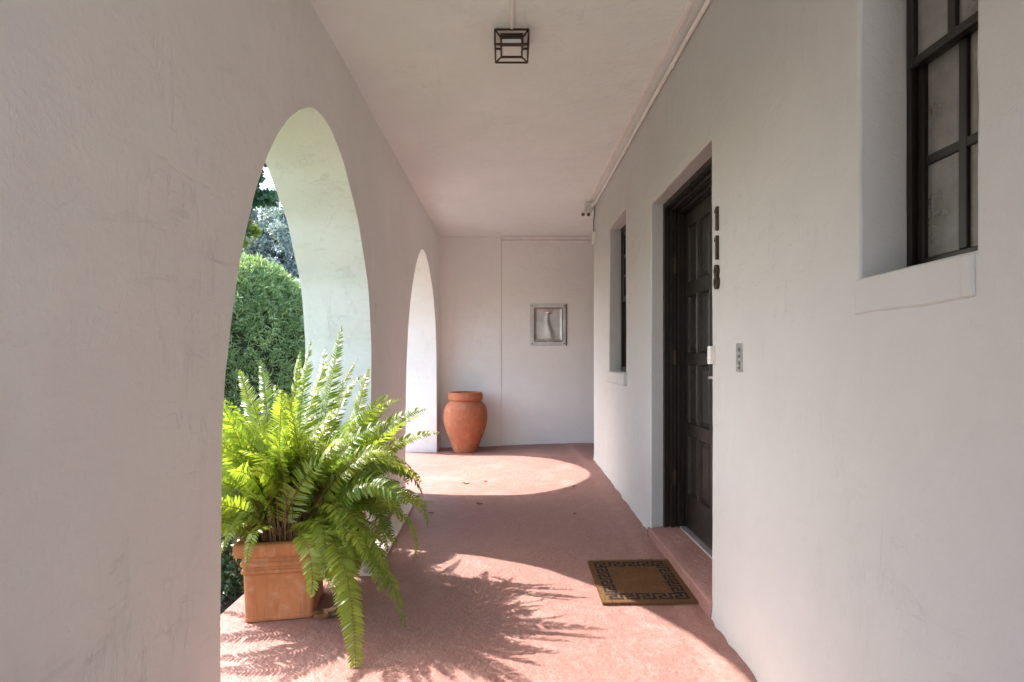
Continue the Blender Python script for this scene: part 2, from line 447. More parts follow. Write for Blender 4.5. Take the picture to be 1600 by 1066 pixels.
# ------------------------------------------------------------------ arcade wall with arches
ARCH1_PX = [(356.3,550),(363.8,487.7),(375,405),(392,326),(401.3,292.6),(416.3,247.6),(435,210),(450,187.5),(465,174.4),(480,167.6),(491.4,169.5),(504.5,182),(517.6,204.4),(525,223),(536,251),(546,289),(559,341),(569,405),(575,450),(578.3,506),(580,550)]
a1 = []
for px, py in ARCH1_PX:
    Y = XL * F / (px - VX); a1.append((Y, (VY - py) * Y / F))
Y0, Y1 = 1.742, 3.656
a1 = [(Y0, -1.35), (Y0 - 0.002, -0.6), (Y0 + 0.012, -0.22)] + a1 + [(Y1, -0.3), (Y1 + 0.004, -0.8), (Y1 + 0.006, -1.35)]
def densify(pts, step=0.035):
    # Catmull-Rom through the measured outline
    out = []
    P = [pts[0]] + pts + [pts[-1]]
    for i in range(1, len(P)-2):
        p0, p1, p2, p3 = P[i-1], P[i], P[i+1], P[i+2]
        L = math.hypot(p2[0]-p1[0], p2[1]-p1[1]); k = max(1, int(L/step))
        for j in range(k):
            t = j / k
            out.append(tuple(0.5*((2*p1[q]) + (-p0[q]+p2[q])*t + (2*p0[q]-5*p1[q]+4*p2[q]-p3[q])*t*t + (-p0[q]+3*p1[q]-3*p2[q]+p3[q])*t**3) for q in (0,1)))
    out.append(pts[-1]); return out
arch1 = densify(a1)
def remap(pts, ya, yb, zs=1.0):
    return [(ya + (y - Y0) / (Y1 - Y0) * (yb - ya), z * zs if z > 0 else z) for y, z in pts]
arch2 = remap(arch1, 4.89, 6.985, 0.985)
arch0 = remap(arch1, -2.75, -0.84)  # unseen opening behind the camera, added to light the near walls

def arcade():
    w = MB()
    zt = ZC + 0.02; zb = -1.40
    # face outline as a set of strips: piers are full height, arches have strips between outline and top
    def jit(y, z, s):
        d = 0.0035 * noise.noise(Vector((y*9, z*9, s*7.7))) + 0.006 * noise.noise(Vector((y*2.2, z*2.2, s*3.3)))
        return d
    def surf(x, y, z, s):
        return (x + 0.004 * noise.noise(Vector((y*1.5, z*1.5, s*5.0))) , y, z)
    ZB = breaks([zb, -0.2, zt], 0.12)
    outlines = [arch0, arch1, arch2]
    segs = [(-3.1, arch0[0][0])]
    for a, b in zip(outlines, outlines[1:]): segs.append((a[-1][0], b[0][0]))
    segs.append((arch2[-1][0], YB + 0.2))
    for x, s, flip in ((XL, 0, False), (XO, 1, True)):
        def q(a, b, c, d):
            w.poly([a, b, c, d] if not flip else [d, c, b, a])
        def edge(outl, i):
            y, z = outl[i]
            y0, z0 = outl[max(0, i-1)]; y1, z1 = outl[min(len(outl)-1, i+1)]
            n = Vector((-(z1-z0), y1-y0)).normalized()          # outward from the opening
            k = jit(y, z, s)
            return (y + n.x * k, z + n.y * k)
        E = [[edge(o, i) for i in range(len(o))] for o in outlines]
        for o, e in zip(outlines, E):
            for i in range(len(e)-1):
                (ya, za), (yb, zb_) = e[i], e[i+1]
                # strip outward to an offset outline, so the edge ring can be bevelled
            mid = (o[0][0] + o[-1][0]) / 2
            # outer frame rectangle reached radially
            fy0, fy1, ft = o[0][0] - 0.10, o[-1][0] + 0.10, zt
            def outp(i):
                y, z = e[i]
                t = i / (len(e)-1)
                y0, z0 = e[max(0, i-1)]; y1, z1 = e[min(len(e)-1, i+1)]
                n = Vector((-(z1-z0), y1-y0)).normalized()
                ks = []
                if n.x < -1e-4: ks.append((fy0 - y) / n.x)
                if n.x > 1e-4: ks.append((fy1 - y) / n.x)
                if n.y > 1e-4: ks.append((ft - z) / n.y)
                k = min(ks)
                return (y + n.x*k, z + n.y*k)
            O = [outp(i) for i in range(len(e))]
            O[0] = (fy0, zb); O[-1] = (fy1, zb)
            K = 6
            rings = []
            for i in range(len(e)):
                row = []
                for k in range(K+1):
                    t = (k / K) ** 1.3
                    row.append(w.vert(surf(x, e[i][0] + (O[i][0]-e[i][0])*t, e[i][1] + (O[i][1]-e[i][1])*t, s)))
                rings.append(row)
            for i in range(len(e)-1):
                for k in range(K):
                    f = (rings[i][k], rings[i][k+1], rings[i+1][k+1], rings[i+1][k])
                    w.face(*(f if not flip else f[::-1]))
            # corner triangles where the outline jumps from side to top
            for i in range(len(e)-1):
                a, b = O[i], O[i+1]
                if abs(a[0]-fy0) < 1e-3 and abs(b[1]-ft) < 1e-3 and abs(a[1]-ft) > 1e-3 and abs(b[0]-fy0) > 1e-3:
                    f = (rings[i][K], w.vert(surf(x, fy0, ft, s)), rings[i+1][K]); w.face(*(f if not flip else f[::-1]))
                if abs(a[1]-ft) < 1e-3 and abs(b[0]-fy1) < 1e-3 and abs(b[1]-ft) > 1e-3 and abs(a[0]-fy1) > 1e-3:
                    f = (rings[i][K], w.vert(surf(x, fy1, ft, s)), rings[i+1][K]); w.face(*(f if not flip else f[::-1]))
            if s == 0: e_in = E
        for a, b in segs:
            a2 = a + (0.10 if a > -3.0 else 0); b2 = b - (0.10 if b < YB else 0)
            YBk = breaks([a2, b2], 0.12)
            for i in range(len(YBk)-1):
                for k in range(len(ZB)-1):
                    q(surf(x, YBk[i], ZB[k], s), surf(x, YBk[i+1], ZB[k], s), surf(x, YBk[i+1], ZB[k+1], s), surf(x, YBk[i], ZB[k+1], s))
        if s == 0: Ein = E
        else: Eout = E
    # soffits and jambs
    for ei, eo in zip(Ein, Eout):
        D = 5; rows = []
        for i in range(len(ei)):
            row = []
            for k in range(D+1):
                t = k / D
                x = XL + (XO - XL) * t
                y = ei[i][0] + (eo[i][0]-ei[i][0])*t; z = ei[i][1] + (eo[i][1]-ei[i][1])*t
                if k == 0: p = surf(XL, ei[i][0], ei[i][1], 0)
                elif k == D: p = surf(XO, eo[i][0], eo[i][1], 1)
                else:
                    p = (x, y, z)
                row.append(w.vert(p))
            rows.append(row)
        for i in range(len(ei)-1):
            for k in range(D):
                w.face(rows[i][k], rows[i+1][k], rows[i+1][k+1], rows[i][k+1])
    w.poly([(XL,-3.1,-1.4),(XL,-3.1,ZC+.02),(XO,-3.1,ZC+.02),(XO,-3.1,-1.4)])
    w.poly([(XL,YB+.2,-1.4),(XO,YB+.2,-1.4),(XO,YB+.2,ZC+.02),(XL,YB+.2,ZC+.02)])
    return w
aw = arcade().build('arcade_wall', M['plaster_l'], smooth=38, weld=True, fix=True, bevel=0.011, bseg=3)
tag(aw, 'cream plaster wall pierced by two tall arches, on the garden side of the walkway', 'wall')

# ------------------------------------------------------------------ house wall with door and window openings
OPEN = {'near': (1.073, 1.427, 0.215, 1.33, 0.125), 'door': (2.459, 3.507, -1.40, 0.998, 0.078), 'far': (4.25, 4.95, -0.105, 1.188, 0.105)}
def house():
    w = MB()
    ysb = [-3.1, YE]; zsb = [-1.40, ZC + 0.02]
    for a, b, c, d, e in OPEN.values(): ysb += [a, b]; zsb += [c, d]
    Ys = breaks(ysb, 0.045); Zs = breaks(zsb, 0.045)
    def inside(y, z):
        for a, b, c, d, e in OPEN.values():
            if a < y < b and c < z < d: return True
        return False
    edge_y = set(); 
    def surf(y, z):
        x = XR + 0.0035 * noise.noise(Vector((y*1.3, z*1.3, 2.0)))
        # lumpy foot of the plaster
        x -= 0.020 * (1 - sstep(-1.17, -1.0, z)) * (0.45 + noise.noise(Vector((y*6.5, z*4, 1.0))) + 0.6*noise.noise(Vector((y*17, z*9, 2.0))))
        dy = dz = 0.0
        for a, b, c, d, e in OPEN.values():
            if min(abs(y-a), abs(y-b)) < 1e-6 and c - 1e-6 <= z <= d + 1e-6:
                dy = 0.0035*noise.noise(Vector((y*3, z*11, 5))) + 0.004*noise.noise(Vector((y*3, z*3.1, 6)))
            if min(abs(z-c), abs(z-d)) < 1e-6 and a - 1e-6 <= y <= b + 1e-6:
                dz = 0.004*noise.noise(Vector((y*11, z*3, 7))) + 0.006*noise.noise(Vector((y*3.3, z*3, 8)))
        return (x, y + dy, z + dz)
    idx = {}
    def vid(i, k):
        if (i, k) not in idx: idx[i, k] = w.vert(surf(Ys[i], Zs[k]))
        return idx[i, k]
    for i in range(len(Ys)-1):
        for k in range(len(Zs)-1):
            if inside((Ys[i]+Ys[i+1])/2, (Zs[k]+Zs[k+1])/2): continue
            w.face(vid(i, k), vid(i, k+1), vid(i+1, k+1), vid(i+1, k))
    for a, b, c, d, e in OPEN.values():
        ia = min(range(len(Ys)), key=lambda i: abs(Ys[i]-a)); ib = min(range(len(Ys)), key=lambda i: abs(Ys[i]-b))
        kc = min(range(len(Zs)), key=lambda i: abs(Zs[i]-c)); kd = min(range(len(Zs)), key=lambda i: abs(Zs[i]-d))
        loop = [(ia, k) for k in range(kc, kd)] + [(i, kd) for i in range(ia, ib)] + [(ib, k) for k in range(kd, kc, -1)] + [(i, kc) for i in range(ib, ia, -1)]
        D = 4; deep = e + 0.05
        prev = [vid(i, k) for i, k in loop]
        for q in range(1, D+1):
            t = q / D
            cur = []
            for i, k in loop:
                p = surf(Ys[i], Zs[k]); y, z = p[1], p[2]
                y += (Ys[i]-y)*t; z += (Zs[k]-z)*t
                cur.append(w.vert((p[0] + deep*t, y + 0.002*noise.noise(Vector((p[0]+deep*t*9, y*9, z*9)))*(1-t), z)))
            n = len(cur)
            for j in range(n): w.face(prev[j], cur[j], cur[(j+1)%n], prev[(j+1)%n])
            prev = cur
    # far corner return (end of the house wall) and closure behind
    zz = breaks([-1.4, ZC+.02], 0.12); xx = breaks([XR, 3.2], 0.15)
    for i in range(len(xx)-1):
        for k in range(len(zz)-1):
            def s2(x, z):
                if x == XR: return surf(YE, z)
                return (x, YE + 0.003*noise.noise(Vector((x*2, z*2, 4))), z)
            w.poly([s2(xx[i], zz[k]), s2(xx[i], zz[k+1]), s2(xx[i+1], zz[k+1]), s2(xx[i+1], zz[k])])
    return w
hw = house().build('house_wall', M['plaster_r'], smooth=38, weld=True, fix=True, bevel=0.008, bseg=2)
tag(hw, 'pale grey plaster house wall with the dark front door and two dark windows', 'wall')

# dim rooms behind the openings (one closed shell per opening, belonging to the house)
for key in ('near', 'far'):
    a, b, c, d, e = OPEN[key]
    r = MB(); X0 = XR + e + 0.16
    r.poly([(X0+.5,a-.3,c-.3),(X0+.5,b+.3,c-.3),(X0+.5,b+.3,d+.3),(X0+.5,a-.3,d+.3)])
    r.poly([(X0,a-.3,c-.3),(X0+.5,a-.3,c-.3),(X0+.5,a-.3,d+.3),(X0,a-.3,d+.3)])
    r.poly([(X0,b+.3,c-.3),(X0+.5,b+.3,c-.3),(X0+.5,b+.3,d+.3),(X0,b+.3,d+.3)])
    r.poly([(X0,a-.3,c-.3),(X0,b+.3,c-.3),(X0+.5,b+.3,c-.3),(X0+.5,a-.3,c-.3)])
    r.poly([(X0,a-.3,d+.3),(X0,b+.3,d+.3),(X0+.5,b+.3,d+.3),(X0+.5,a-.3,d+.3)])
    r.build('room_lining', M['room'], hw)

def window(key, fw, st, mu, cols, rows, curtain):
    """double hung window: outer frame, upper and lower sash with glazing bars"""
    a, b, c, d, e = OPEN[key]; x = XR + e
    fr = MB(); t = 0.115
    for (ya, yb, za, zb) in ((a-.01, a+fw, c-.005, d+.01), (b-fw, b+.01, c-.005, d+.01)):
        fr.box((x, ya, za), (x+t, yb, zb))
    fr.box((x+.003, a+fw, d-fw), (x+t, b-fw, d+.01))
    fr.box((x-.006, a+fw, c-.005), (x+t, b-fw, c+fw*0.9))
    # parting beads
    for ya, yb in ((a+fw, a+fw+.008), (b-fw-.008, b-fw)):
        fr.box((x+.022, ya, c+fw*.9), (x+.030, yb, d-fw))
    f = fr.build('window', M['dark_wood'], hw, bevel=0.002)
    zm = (c + d) / 2 if key == 'far' else 0.77
    dl_, du_ = (.014, -.012) if key == 'near' else (.034, .006)
    spans = [(c+fw*.9, zm + .005, x+dl_), (zm - .022, d-fw, x+du_)]
    for si, (za, zb, xs) in enumerate(spans):
        s = MB(); ya, yb = a+fw+.002, b-fw-.002; th = .026
        br = st*1.35 if si == 0 else st
        s.box((xs, ya, za), (xs+th, ya+st, zb)); s.box((xs, yb-st, za), (xs+th, yb, zb))
        s.box((xs+.001, ya+st, za), (xs+th-.001, yb-st, za+br)); s.box((xs+.001, ya+st, zb-st), (xs+th-.001, yb-st, zb))
        gy0, gy1, gz0, gz1 = ya+st, yb-st, za+br, zb-st
        for k in range(1, cols):
            yy = gy0 + (gy1-gy0)*(k/cols if key == 'far' else .58); s.box((xs+.003, yy-mu/2, gz0), (xs+th-.003, yy+mu/2, gz1))
        for k in range(1, rows):
            z_ = gz0 + (gz1-gz0)*k/rows; s.box((xs+.0045, gy0, z_-mu/2), (xs+th-.0045, gy1, z_+mu/2))
        s.build('sash', M['dark_wood'], f, bevel=0.003)
        p = MB(); p.box((xs+.012, gy0-.003, gz0-.003), (xs+.015, gy1+.003, gz1+.003))
        p.build('pane', M['rippled'] if curtain else M['glass'], f)
    cm = MB(); cd_ = .075 if curtain else .15
    n = 60; yy = [a - .02 + (b-a+.04)*i/n for i in range(n+1)]
    v0 = [cm.vert((x+cd_+.012*math.sin(i*0.9)+.006*noise.noise(Vector((i*.3,0,0))), y, c-.05)) for i, y in enumerate(yy)]
    v1 = [cm.vert((x+cd_+.010*math.sin(i*0.9+.2), y, d+.05)) for i, y in enumerate(yy)]
    for i in range(n): cm.face(v0[i], v0[i+1], v1[i+1], v1[i])
    cm.build('curtain', M['blind'] if curtain else M['room'], f, smooth=60)
    return f
wn = window('near', 0.016, 0.022, 0.024, 2, 2, True)
wf = window('far', 0.045, 0.045, 0.026, 3, 3, False)

# plaster sills
def sill(ya, yb, z0, z1, pr, rough):
    s = MB()
    ks = breaks([ya, yb], 0.025); zs = breaks([z0, z1], 0.03)
    def P(y, z, out):
        n1 = noise.noise(Vector((y*14, z*14, 3))) * rough
        return (XR + .004 - (pr + n1) * out, y + (n1*.6 if y in (ya, yb) else 0), z + noise.noise(Vector((y*9, z*4, 8))) * rough * .7)
    A = [[s.vert(P(y, z, 1)) for z in zs] for y in ks]
    for i in range(len(ks)-1):
        for k in range(len(zs)-1): s.face(A[i][k], A[i][k+1], A[i+1][k+1], A[i+1][k])
    Bk = [[s.vert((XR+.03, y, z)) for z in (z0, z1)] for y in ks]
    for i in range(len(ks)-1):
        s.face(A[i][-1], Bk[i][1], Bk[i+1][1], A[i+1][-1]); s.face(A[i][0], A[i+1][0], Bk[i+1][0], Bk[i][0])
    for i in (0, -1):
        for k in range(len(zs)-1):
            t0, t1 = k/(len(zs)-1), (k+1)/(len(zs)-1)
            s.poly([s.v[A[i][k]], s.v[A[i][k+1]], (XR+.03, ks[i], z0+(z1-z0)*t1), (XR+.03, ks[i], z0+(z1-z0)*t0)])
    return s
sill(1.073, 1.445, 0.118, 0.213, 0.0065, 0.0055).build('window_sill', M['plaster_r'], hw, smooth=45, weld=True, fix=True, bevel=.007)
sill(1.0725, 1.100, 0.121, 0.209, 0.0095, 0.008).build('broken_sill_end', M['plaster_r'], hw, smooth=45, weld=True, fix=True, bevel=.004)
sill(4.22, 4.97, -0.205, -0.108, 0.03, 0.004).build('window_sill', M['plaster_r'], hw, smooth=45, weld=True, fix=True, bevel=.008)

# ---- front door
ZT = -1.055                                             # top of doorstep at the leaf
fr = MB()
ya, yb, zc_, zd, e = OPEN['door']
steps = [(0.0, 0.036, 0.034), (0.036, 0.076, 0.058), (0.076, 0.165, 0.083)]   # (depth from, to, thickness)
for d0, d1, th in steps:
    x0, x1 = XR + e + d0, XR + e + d1
    fr.box((x0, yb-th, -1.10), (x1+.001, yb+.012, zd+.012))
    fr.box((x0, ya-.012, -1.10), (x1+.001, ya+th, zd+.012))
    fr.box((x0+.0012, ya+th, zd-th), (x1, yb-th, zd+.012))
# bead lines on the frame
for d in (0.018, 0.056, 0.10):
    th = 0.034 if d < .036 else (0.058 if d < .076 else .083)
    fr.box((XR+e+d, yb-th-.0035, -1.10), (XR+e+d+.007, yb-th+.001, zd-th))
    fr.box((XR+e+d, ya+th, zd-th-.0035), (XR+e+d+.007, yb-th, zd-th+.001))
frame = fr.build('door_frame', M['dark_wood'], hw, bevel=0.002)
for zz in (0.60, 0.015, -0.745):
    h = MB()
    h.box((XR+e+.046, yb-.0625, zz-.045), (XR+e+.072, yb-.058, zz+.045))
    h.tube([(XR+e+.059, yb-.064, zz-.05), (XR+e+.059, yb-.064, zz+.05)], .0055, 8)
    h.build('hinge', M['dark_metal'], frame, bevel=.001)

XD = 1.114                                              # face of the door leaf
Ya, Yb, Za, Zb = 2.545, 3.424, ZT + 0.012, 0.914
lf = MB()
cols_ = []
y = Yb - 0.062
for k in range(4):
    cols_.append((y - 0.158, y)); y -= 0.158 + 0.0415
rows_ = [(0.472, 0.822), (0.036, 0.392), (-0.394, -0.028), (-0.83, -0.469)]
Ys = sorted({Ya, Yb} | {v for c in cols_ for v in c}); Zs = sorted({Za, Zb} | {v for r in rows_ for v in r})
def in_panel(y, z): return any(c[0] < y < c[1] for c in cols_) and any(r[0] < z < r[1] for r in rows_)
for i in range(len(Ys)-1):
    for k in range(len(Zs)-1):
        if in_panel((Ys[i]+Ys[i+1])/2, (Zs[k]+Zs[k+1])/2):
            # moulding slope, recess, raised field
            rings = [(0, 0), (0.004, -0.004), (0.013, 0.012), (0.022, 0.012), (0.034, 0.004)]
            pr = None
            for ins, dp in rings:
                q = [lf.vert((XD+dp, yy, zz)) for yy, zz in ((Ys[i]+ins, Zs[k]+ins), (Ys[i]+ins, Zs[k+1]-ins), (Ys[i+1]-ins, Zs[k+1]-ins), (Ys[i+1]-ins, Zs[k]+ins))]
                if pr:
                    for j in range(4): lf.face(pr[j], pr[(j+1)%4], q[(j+1)%4], q[j])
                pr = q
            lf.face(*pr)
        else:
            lf.poly([(XD, Ys[i], Zs[k]), (XD, Ys[i], Zs[k+1]), (XD, Ys[i+1], Zs[k+1]), (XD, Ys[i+1], Zs[k])])
lf.poly([(XD+.045, Ya, Za), (XD+.045, Yb, Za), (XD+.045, Yb, Zb), (XD+.045, Ya, Zb)])
for p0, p1 in (((Ya,Za),(Yb,Za)), ((Yb,Za),(Yb,Zb)), ((Yb,Zb),(Ya,Zb)), ((Ya,Zb),(Ya,Za))):
    lf.poly([(XD,)+p0, (XD,)+p1, (XD+.045,)+p1, (XD+.045,)+p0])
door = lf.build('front_door', M['dark_wood'], hw, smooth=25, weld=True, fix=True)
door['label'] = 'closed dark brown sixteen panel front door'
hd = MB()
hd.tube([(XD, 2.615, -0.09), (XD-.012, 2.615, -0.09)], .027, 20)
hd.tube([(XD-.01, 2.615, -0.09), (XD-.088, 2.615, -0.09)], .010, 12)
hd.tube([(XD-.088, 2.608, -0.09), (XD-.092, 2.66, -0.089), (XD-.094, 2.72, -0.09), (XD-.092, 2.765, -0.092)], [.011, .010, .009, .007], 12)
hd.build('door_handle', M['steel'], door, smooth=50)
dl = MB()
dl.tube([(XD, 2.615, 0.03), (XD-.016, 2.615, 0.03), (XD-.02, 2.615, 0.03)], [.03, .028, .02], 20)
dl.build('deadbolt', M['dark_metal'], door, smooth=50)
th = MB(); th.box((XD-.035, ya+.084, -1.10), (XD+.06, yb-.084, ZT+.008))
th.build('door_threshold', M['steel'], frame, bevel=.004)

# doorstep
ds = MB()
kx = breaks([XR-.012, XD-.0], 0.03); ky = breaks([ya-.012, yb+.012], 0.04)
def dz(x, y): return -1.083 + 0.028*sstep(XR, XD, x) + .003*noise.noise(Vector((x*7, y*5, 1)))
A = [[ds.vert((x + (.006*noise.noise(Vector((0, y*4, 5))) if i == 0 else 0), y, dz(x, y) - (.010 if i == 0 else 0))) for y in ky] for i, x in enumerate(kx)]
for i in range(len(kx)-1):
    for k in range(len(ky)-1): ds.face(A[i][k], A[i+1][k], A[i+1][k+1], A[i][k+1])
lo = [ds.vert((XR-.022 + .006*noise.noise(Vector((0, y*4, 9))), y, -1.25)) for y in ky]
for k in range(len(ky)-1): ds.face(lo[k], A[0][k], A[0][k+1], lo[k+1])
for k in (0, -1): ds.face(lo[k], ds.vert((XD, ky[k], -1.25)), A[-1][k], *[A[i][k] for i in range(len(kx)-2, -1, -1)])
tag(ds.build('doorstep', M['floor'], loc=(XR, 2.98, -1.15), smooth=50, bevel=.008), 'low pink painted concrete step under the dark front door', 'step')

# ------------------------------------------------------------------ end wall
bw = MB()
gx = -0.095
for x0, x1, dy in ((-0.98, gx, -0.012), (gx+.006, 3.3, 0.0)):
    hx, hz = [x0, x1], [-1.4, ZC+.02]
    if x0 > gx: hx += [0.345, 0.742]; hz += [0.238, 0.707]
    kx = breaks(hx, 0.1); kz = breaks(hz, 0.1)
    A = [[bw.vert((x, YB + dy + .003*noise.noise(Vector((x*1.4, z*1.4, 6))), z)) for z in kz] for x in kx]
    for i in range(len(kx)-1):
        for k in range(len(kz)-1):
            if x0 > gx and 0.345 < (kx[i]+kx[i+1])/2 < 0.742 and 0.238 < (kz[k]+kz[k+1])/2 < 0.707: continue
            bw.face(A[i][k], A[i+1][k], A[i+1][k+1], A[i][k+1])
bw.poly([(gx, YB-.012, -1.4), (gx+.006, YB, -1.4), (gx+.006, YB, ZC+.02), (gx, YB-.012, ZC+.02)])
bw.box((3.2, YE-.2, -1.4), (3.3, YB+.2, ZC+.02))
bw.box((-0.98, YB+.12, -1.4), (3.3, YB+.2, ZC+.02))
tag(bw.build('end_wall', M['plaster_b'], smooth=30), 'cream end wall behind the terracotta jar, with one vertical joint', 'wall')
tr = MB()
tr.box((gx+.012, YB-.035, 1.622), (2.5, YB-.001, ZC-.004))
tr.box((gx+.012, YB-.02, 1.585), (2.5, YB-.001, 1.612))
tag(tr.build('wall_trim', M['conduit'], loc=(1.0, YB, 1.63), bevel=.004), 'cream horizontal trim strip along the top of the end wall', 'trim')

# recessed steel basin with spout
def steel_panel():
    r = empty('drinking_fountain', (0.543, YB, 0.475))
    x0, x1, z0, z1 = 0.297, 0.79, 0.19, 0.755
    w = 0.056; yf = YB - .012
    f = MB()
    for a, b in (((x0, z0), (x1, z0+w)), ((x0, z1-w), (x1, z1)), ((x0, z0+w), (x0+w, z1-w)), ((x1-w, z0+w), (x1, z1-w))):
        f.box((a[0], yf, a[1]), (b[0], YB+.01, b[1]))
    f.build('flange', M['steel'], r, bevel=.002)
    bk = MB(); K = 26; L = 30
    def S(u, v):
        # shallow dished back with a raised S-curved ridge
        cx_ = 0.52 + 0.06*math.sin((v*1.25+0.15)*2*PI*0.8)
        wd = 0.05 + 0.10*(1-v)**2
        rid = math.exp(-((u-cx_)/wd)**2) * (1 - sstep(0.78, 0.92, v))
        ed = min(u, 1-u, v, 1-v)
        dish = 0.024*sstep(0, 0.08, ed)
        return (x0+w-.002+(x1-x0-2*w+.004)*u, YB - .008 + dish - .016*rid, z0+w-.002+(z1-z0-2*w+.004)*v)
    A = [[bk.vert(S(i/K, j/L)) for j in range(L+1)] for i in range(K+1)]
    for i in range(K):
        for j in range(L): bk.face(A[i][j], A[i+1][j], A[i+1][j+1], A[i][j+1])
    bk.build('basin', M['steel'], r, smooth=60)
    gp = MB()  # dark strips stand in for shade along the basin rim and right edge
    for a, b in (((x0+w, z0+w-.004), (x1-w, z0+w+.004)), ((x0+w, z1-w-.004), (x1-w, z1-w+.004)), ((x0+w-.004, z0+w+.004), (x0+w+.004, z1-w-.004)), ((x1-w-.004, z0+w+.004), (x1-w+.004, z1-w-.004))):
        gp.box((a[0], yf-.0025, a[1]), (b[0], yf+.004, b[1]))
    gp.box((x1-.010, yf-.002, z0), (x1+.004, YB, z1))
    gp.build('edge_shade', M['steel_dark'], r)
    sp = MB()
    cxs, czs = 0.545, 0.635
    n = 20
    for k in range(4): pass
    rings = []
    for rr, yy in ((0.052, YB+.03), (0.050, YB-.008), (0.040, YB-.026), (0.018, YB-.034)):
        rings.append([sp.vert((cxs + rr*math.cos(2*PI*j/n), yy, czs + rr*0.46*math.sin(2*PI*j/n))) for j in range(n)])
    for q in range(3):
        for j in range(n): sp.face(rings[q][j], rings[q][(j+1)%n], rings[q+1][(j+1)%n], rings[q+1][j])
    sp.face(*rings[-1])
    sp.build('spout', M['chrome'], r, smooth=50, fix=True)
    for sx, sz in ((x0+.028, z0+.028), (x1-.028, z0+.028), (x0+.028, z1-.028), (x1-.028, z1-.028)):
        b = MB(); b.tube([(sx, yf+.001, sz), (sx, yf-.004, sz)], .008, 10)
        b.build('screw', M['steel_dark'], r)
    tag(r, 'square stainless steel drinking fountain recessed in the end wall', 'drinking fountain')
steel_panel()

# ------------------------------------------------------------------ ceiling light and conduits
cl = empty('ceiling_light', (0.018, 2.795, ZC))
lx, ly, hw_ = 0.018, 2.795, 0.0845
b = MB(); b.box((lx-.075, ly-.075, ZC-.022), (lx+.075, ly+.075, ZC+.01)); b.build('base_plate', M['white_paint'], cl, bevel=.003)
b = MB(); b.box((lx-.058, ly-.058, ZC-.034), (lx+.058, ly+.058, ZC-.0225)); b.build('canopy', M['dark_metal'], cl, bevel=.002)
b = MB(); t = .0037
zt_, zb_ = ZC-.020, 1.572
def bar(m, p, q, t=t):
    p, q = Vector(p), Vector(q)
    d = (q-p).normalized(); a = d.cross(Vector((0,0,1)) if abs(d.z) < .9 else Vector((1,0,0))).normalized(); c = d.cross(a)
    i = [m.vert(o + a*sa*t + c*sc*t) for o in (p, q) for sa, sc in ((-1,-1),(1,-1),(1,1),(-1,1))]
    m.face(*i[:4][::-1]); m.face(*i[4:])
    for k in range(4): m.face(i[k], i[(k+1)%4], i[4+(k+1)%4], i[4+k])
cs = [(-1,-1),(1,-1),(1,1),(-1,1)]
for k in range(4):
    (sx, sy), (tx, ty) = cs[k], cs[(k+1)%4]
    for z in (zt_, zb_): bar(b, (lx+sx*hw_, ly+sy*hw_, z), (lx+tx*hw_, ly+ty*hw_, z))
    bar(b, (lx+sx*hw_, ly+sy*hw_, zt_), (lx+sx*hw_, ly+sy*hw_, zb_), t*1.02)
    bar(b, (lx+sx*hw_, ly+sy*hw_, zb_), (lx+sx*.054, ly+sy*.054, 1.584), t*.8)
    bar(b, (lx+sx*hw_, ly+sy*hw_, zt_), (lx+sx*.054, ly+sy*.054, 1.622), t*.8)
b.build('cage', M['dark_metal'], cl)
b = MB()
for k in range(4):
    (sx, sy), (tx, ty) = cs[k], cs[(k+1)%4]
    for z in (1.584, 1.622): bar(b, (lx+sx*.054, ly+sy*.054, z), (lx+tx*.054, ly+ty*.054, z), .0042)
    bar(b, (lx+sx*.054, ly+sy*.054, 1.584), (lx+sx*.054, ly+sy*.054, 1.626), .0041)
b.build('shade_frame', M['dark_metal'], cl)
b = MB(); b.box((lx-.049, ly-.049, 1.586), (lx+.049, ly+.049, ZC-.0345)); b.build('glass_shade', M['milk_glass'], cl, bevel=.004)
tag(cl, 'bronze open cage ceiling light with square white glass shade', 'light')

c = MB(); c.tube([(lx, -3.05, ZC-.009), (lx, 1.2, ZC-.010), (lx, 2.70, ZC-.009), (lx, 2.715, ZC-.012)], .0105, 10)
for y in (0.4, 1.6, 2.45):
    c.tube([(lx, y, ZC-.008), (lx, y+.02, ZC-.008)], .0135, 10)
tag(c.build('conduit', M['conduit'], loc=(lx, 1.0, ZC), smooth=50), 'thin cream conduit on the ceiling running to the caged light', 'conduit', 'cream conduits along the ceiling')
c = MB()
c.box((XR-.082, -3.05, ZC-.012), (XR-.056, 5.70, ZC+.01))
tag(c.build('trim_strip', M['conduit'], loc=(XR-.09, 3, ZC), bevel=.004), 'wide flat cream strip on the ceiling beside the house wall', 'trim')
c = MB()
pts = [(XR-.014, y, ZC-.040 + .003*math.sin(y*2.3)) for y in [(-3.05 + 8.75*i/40) for i in range(41)]]
c.tube(pts, .0125, 10)
for y in (0.8, 1.9, 3.0, 4.1, 5.2): c.tube([(XR-.013, y, ZC-.040+.003*math.sin(y*2.3)), (XR-.013, y+.025, ZC-.040+.003*math.sin(y*2.3))], .0165, 10)
tag(c.build('conduit', M['conduit'], loc=(XR, 3, ZC-.04), smooth=50), 'long cream conduit running high along the house wall', 'conduit', 'cream conduits along the ceiling')

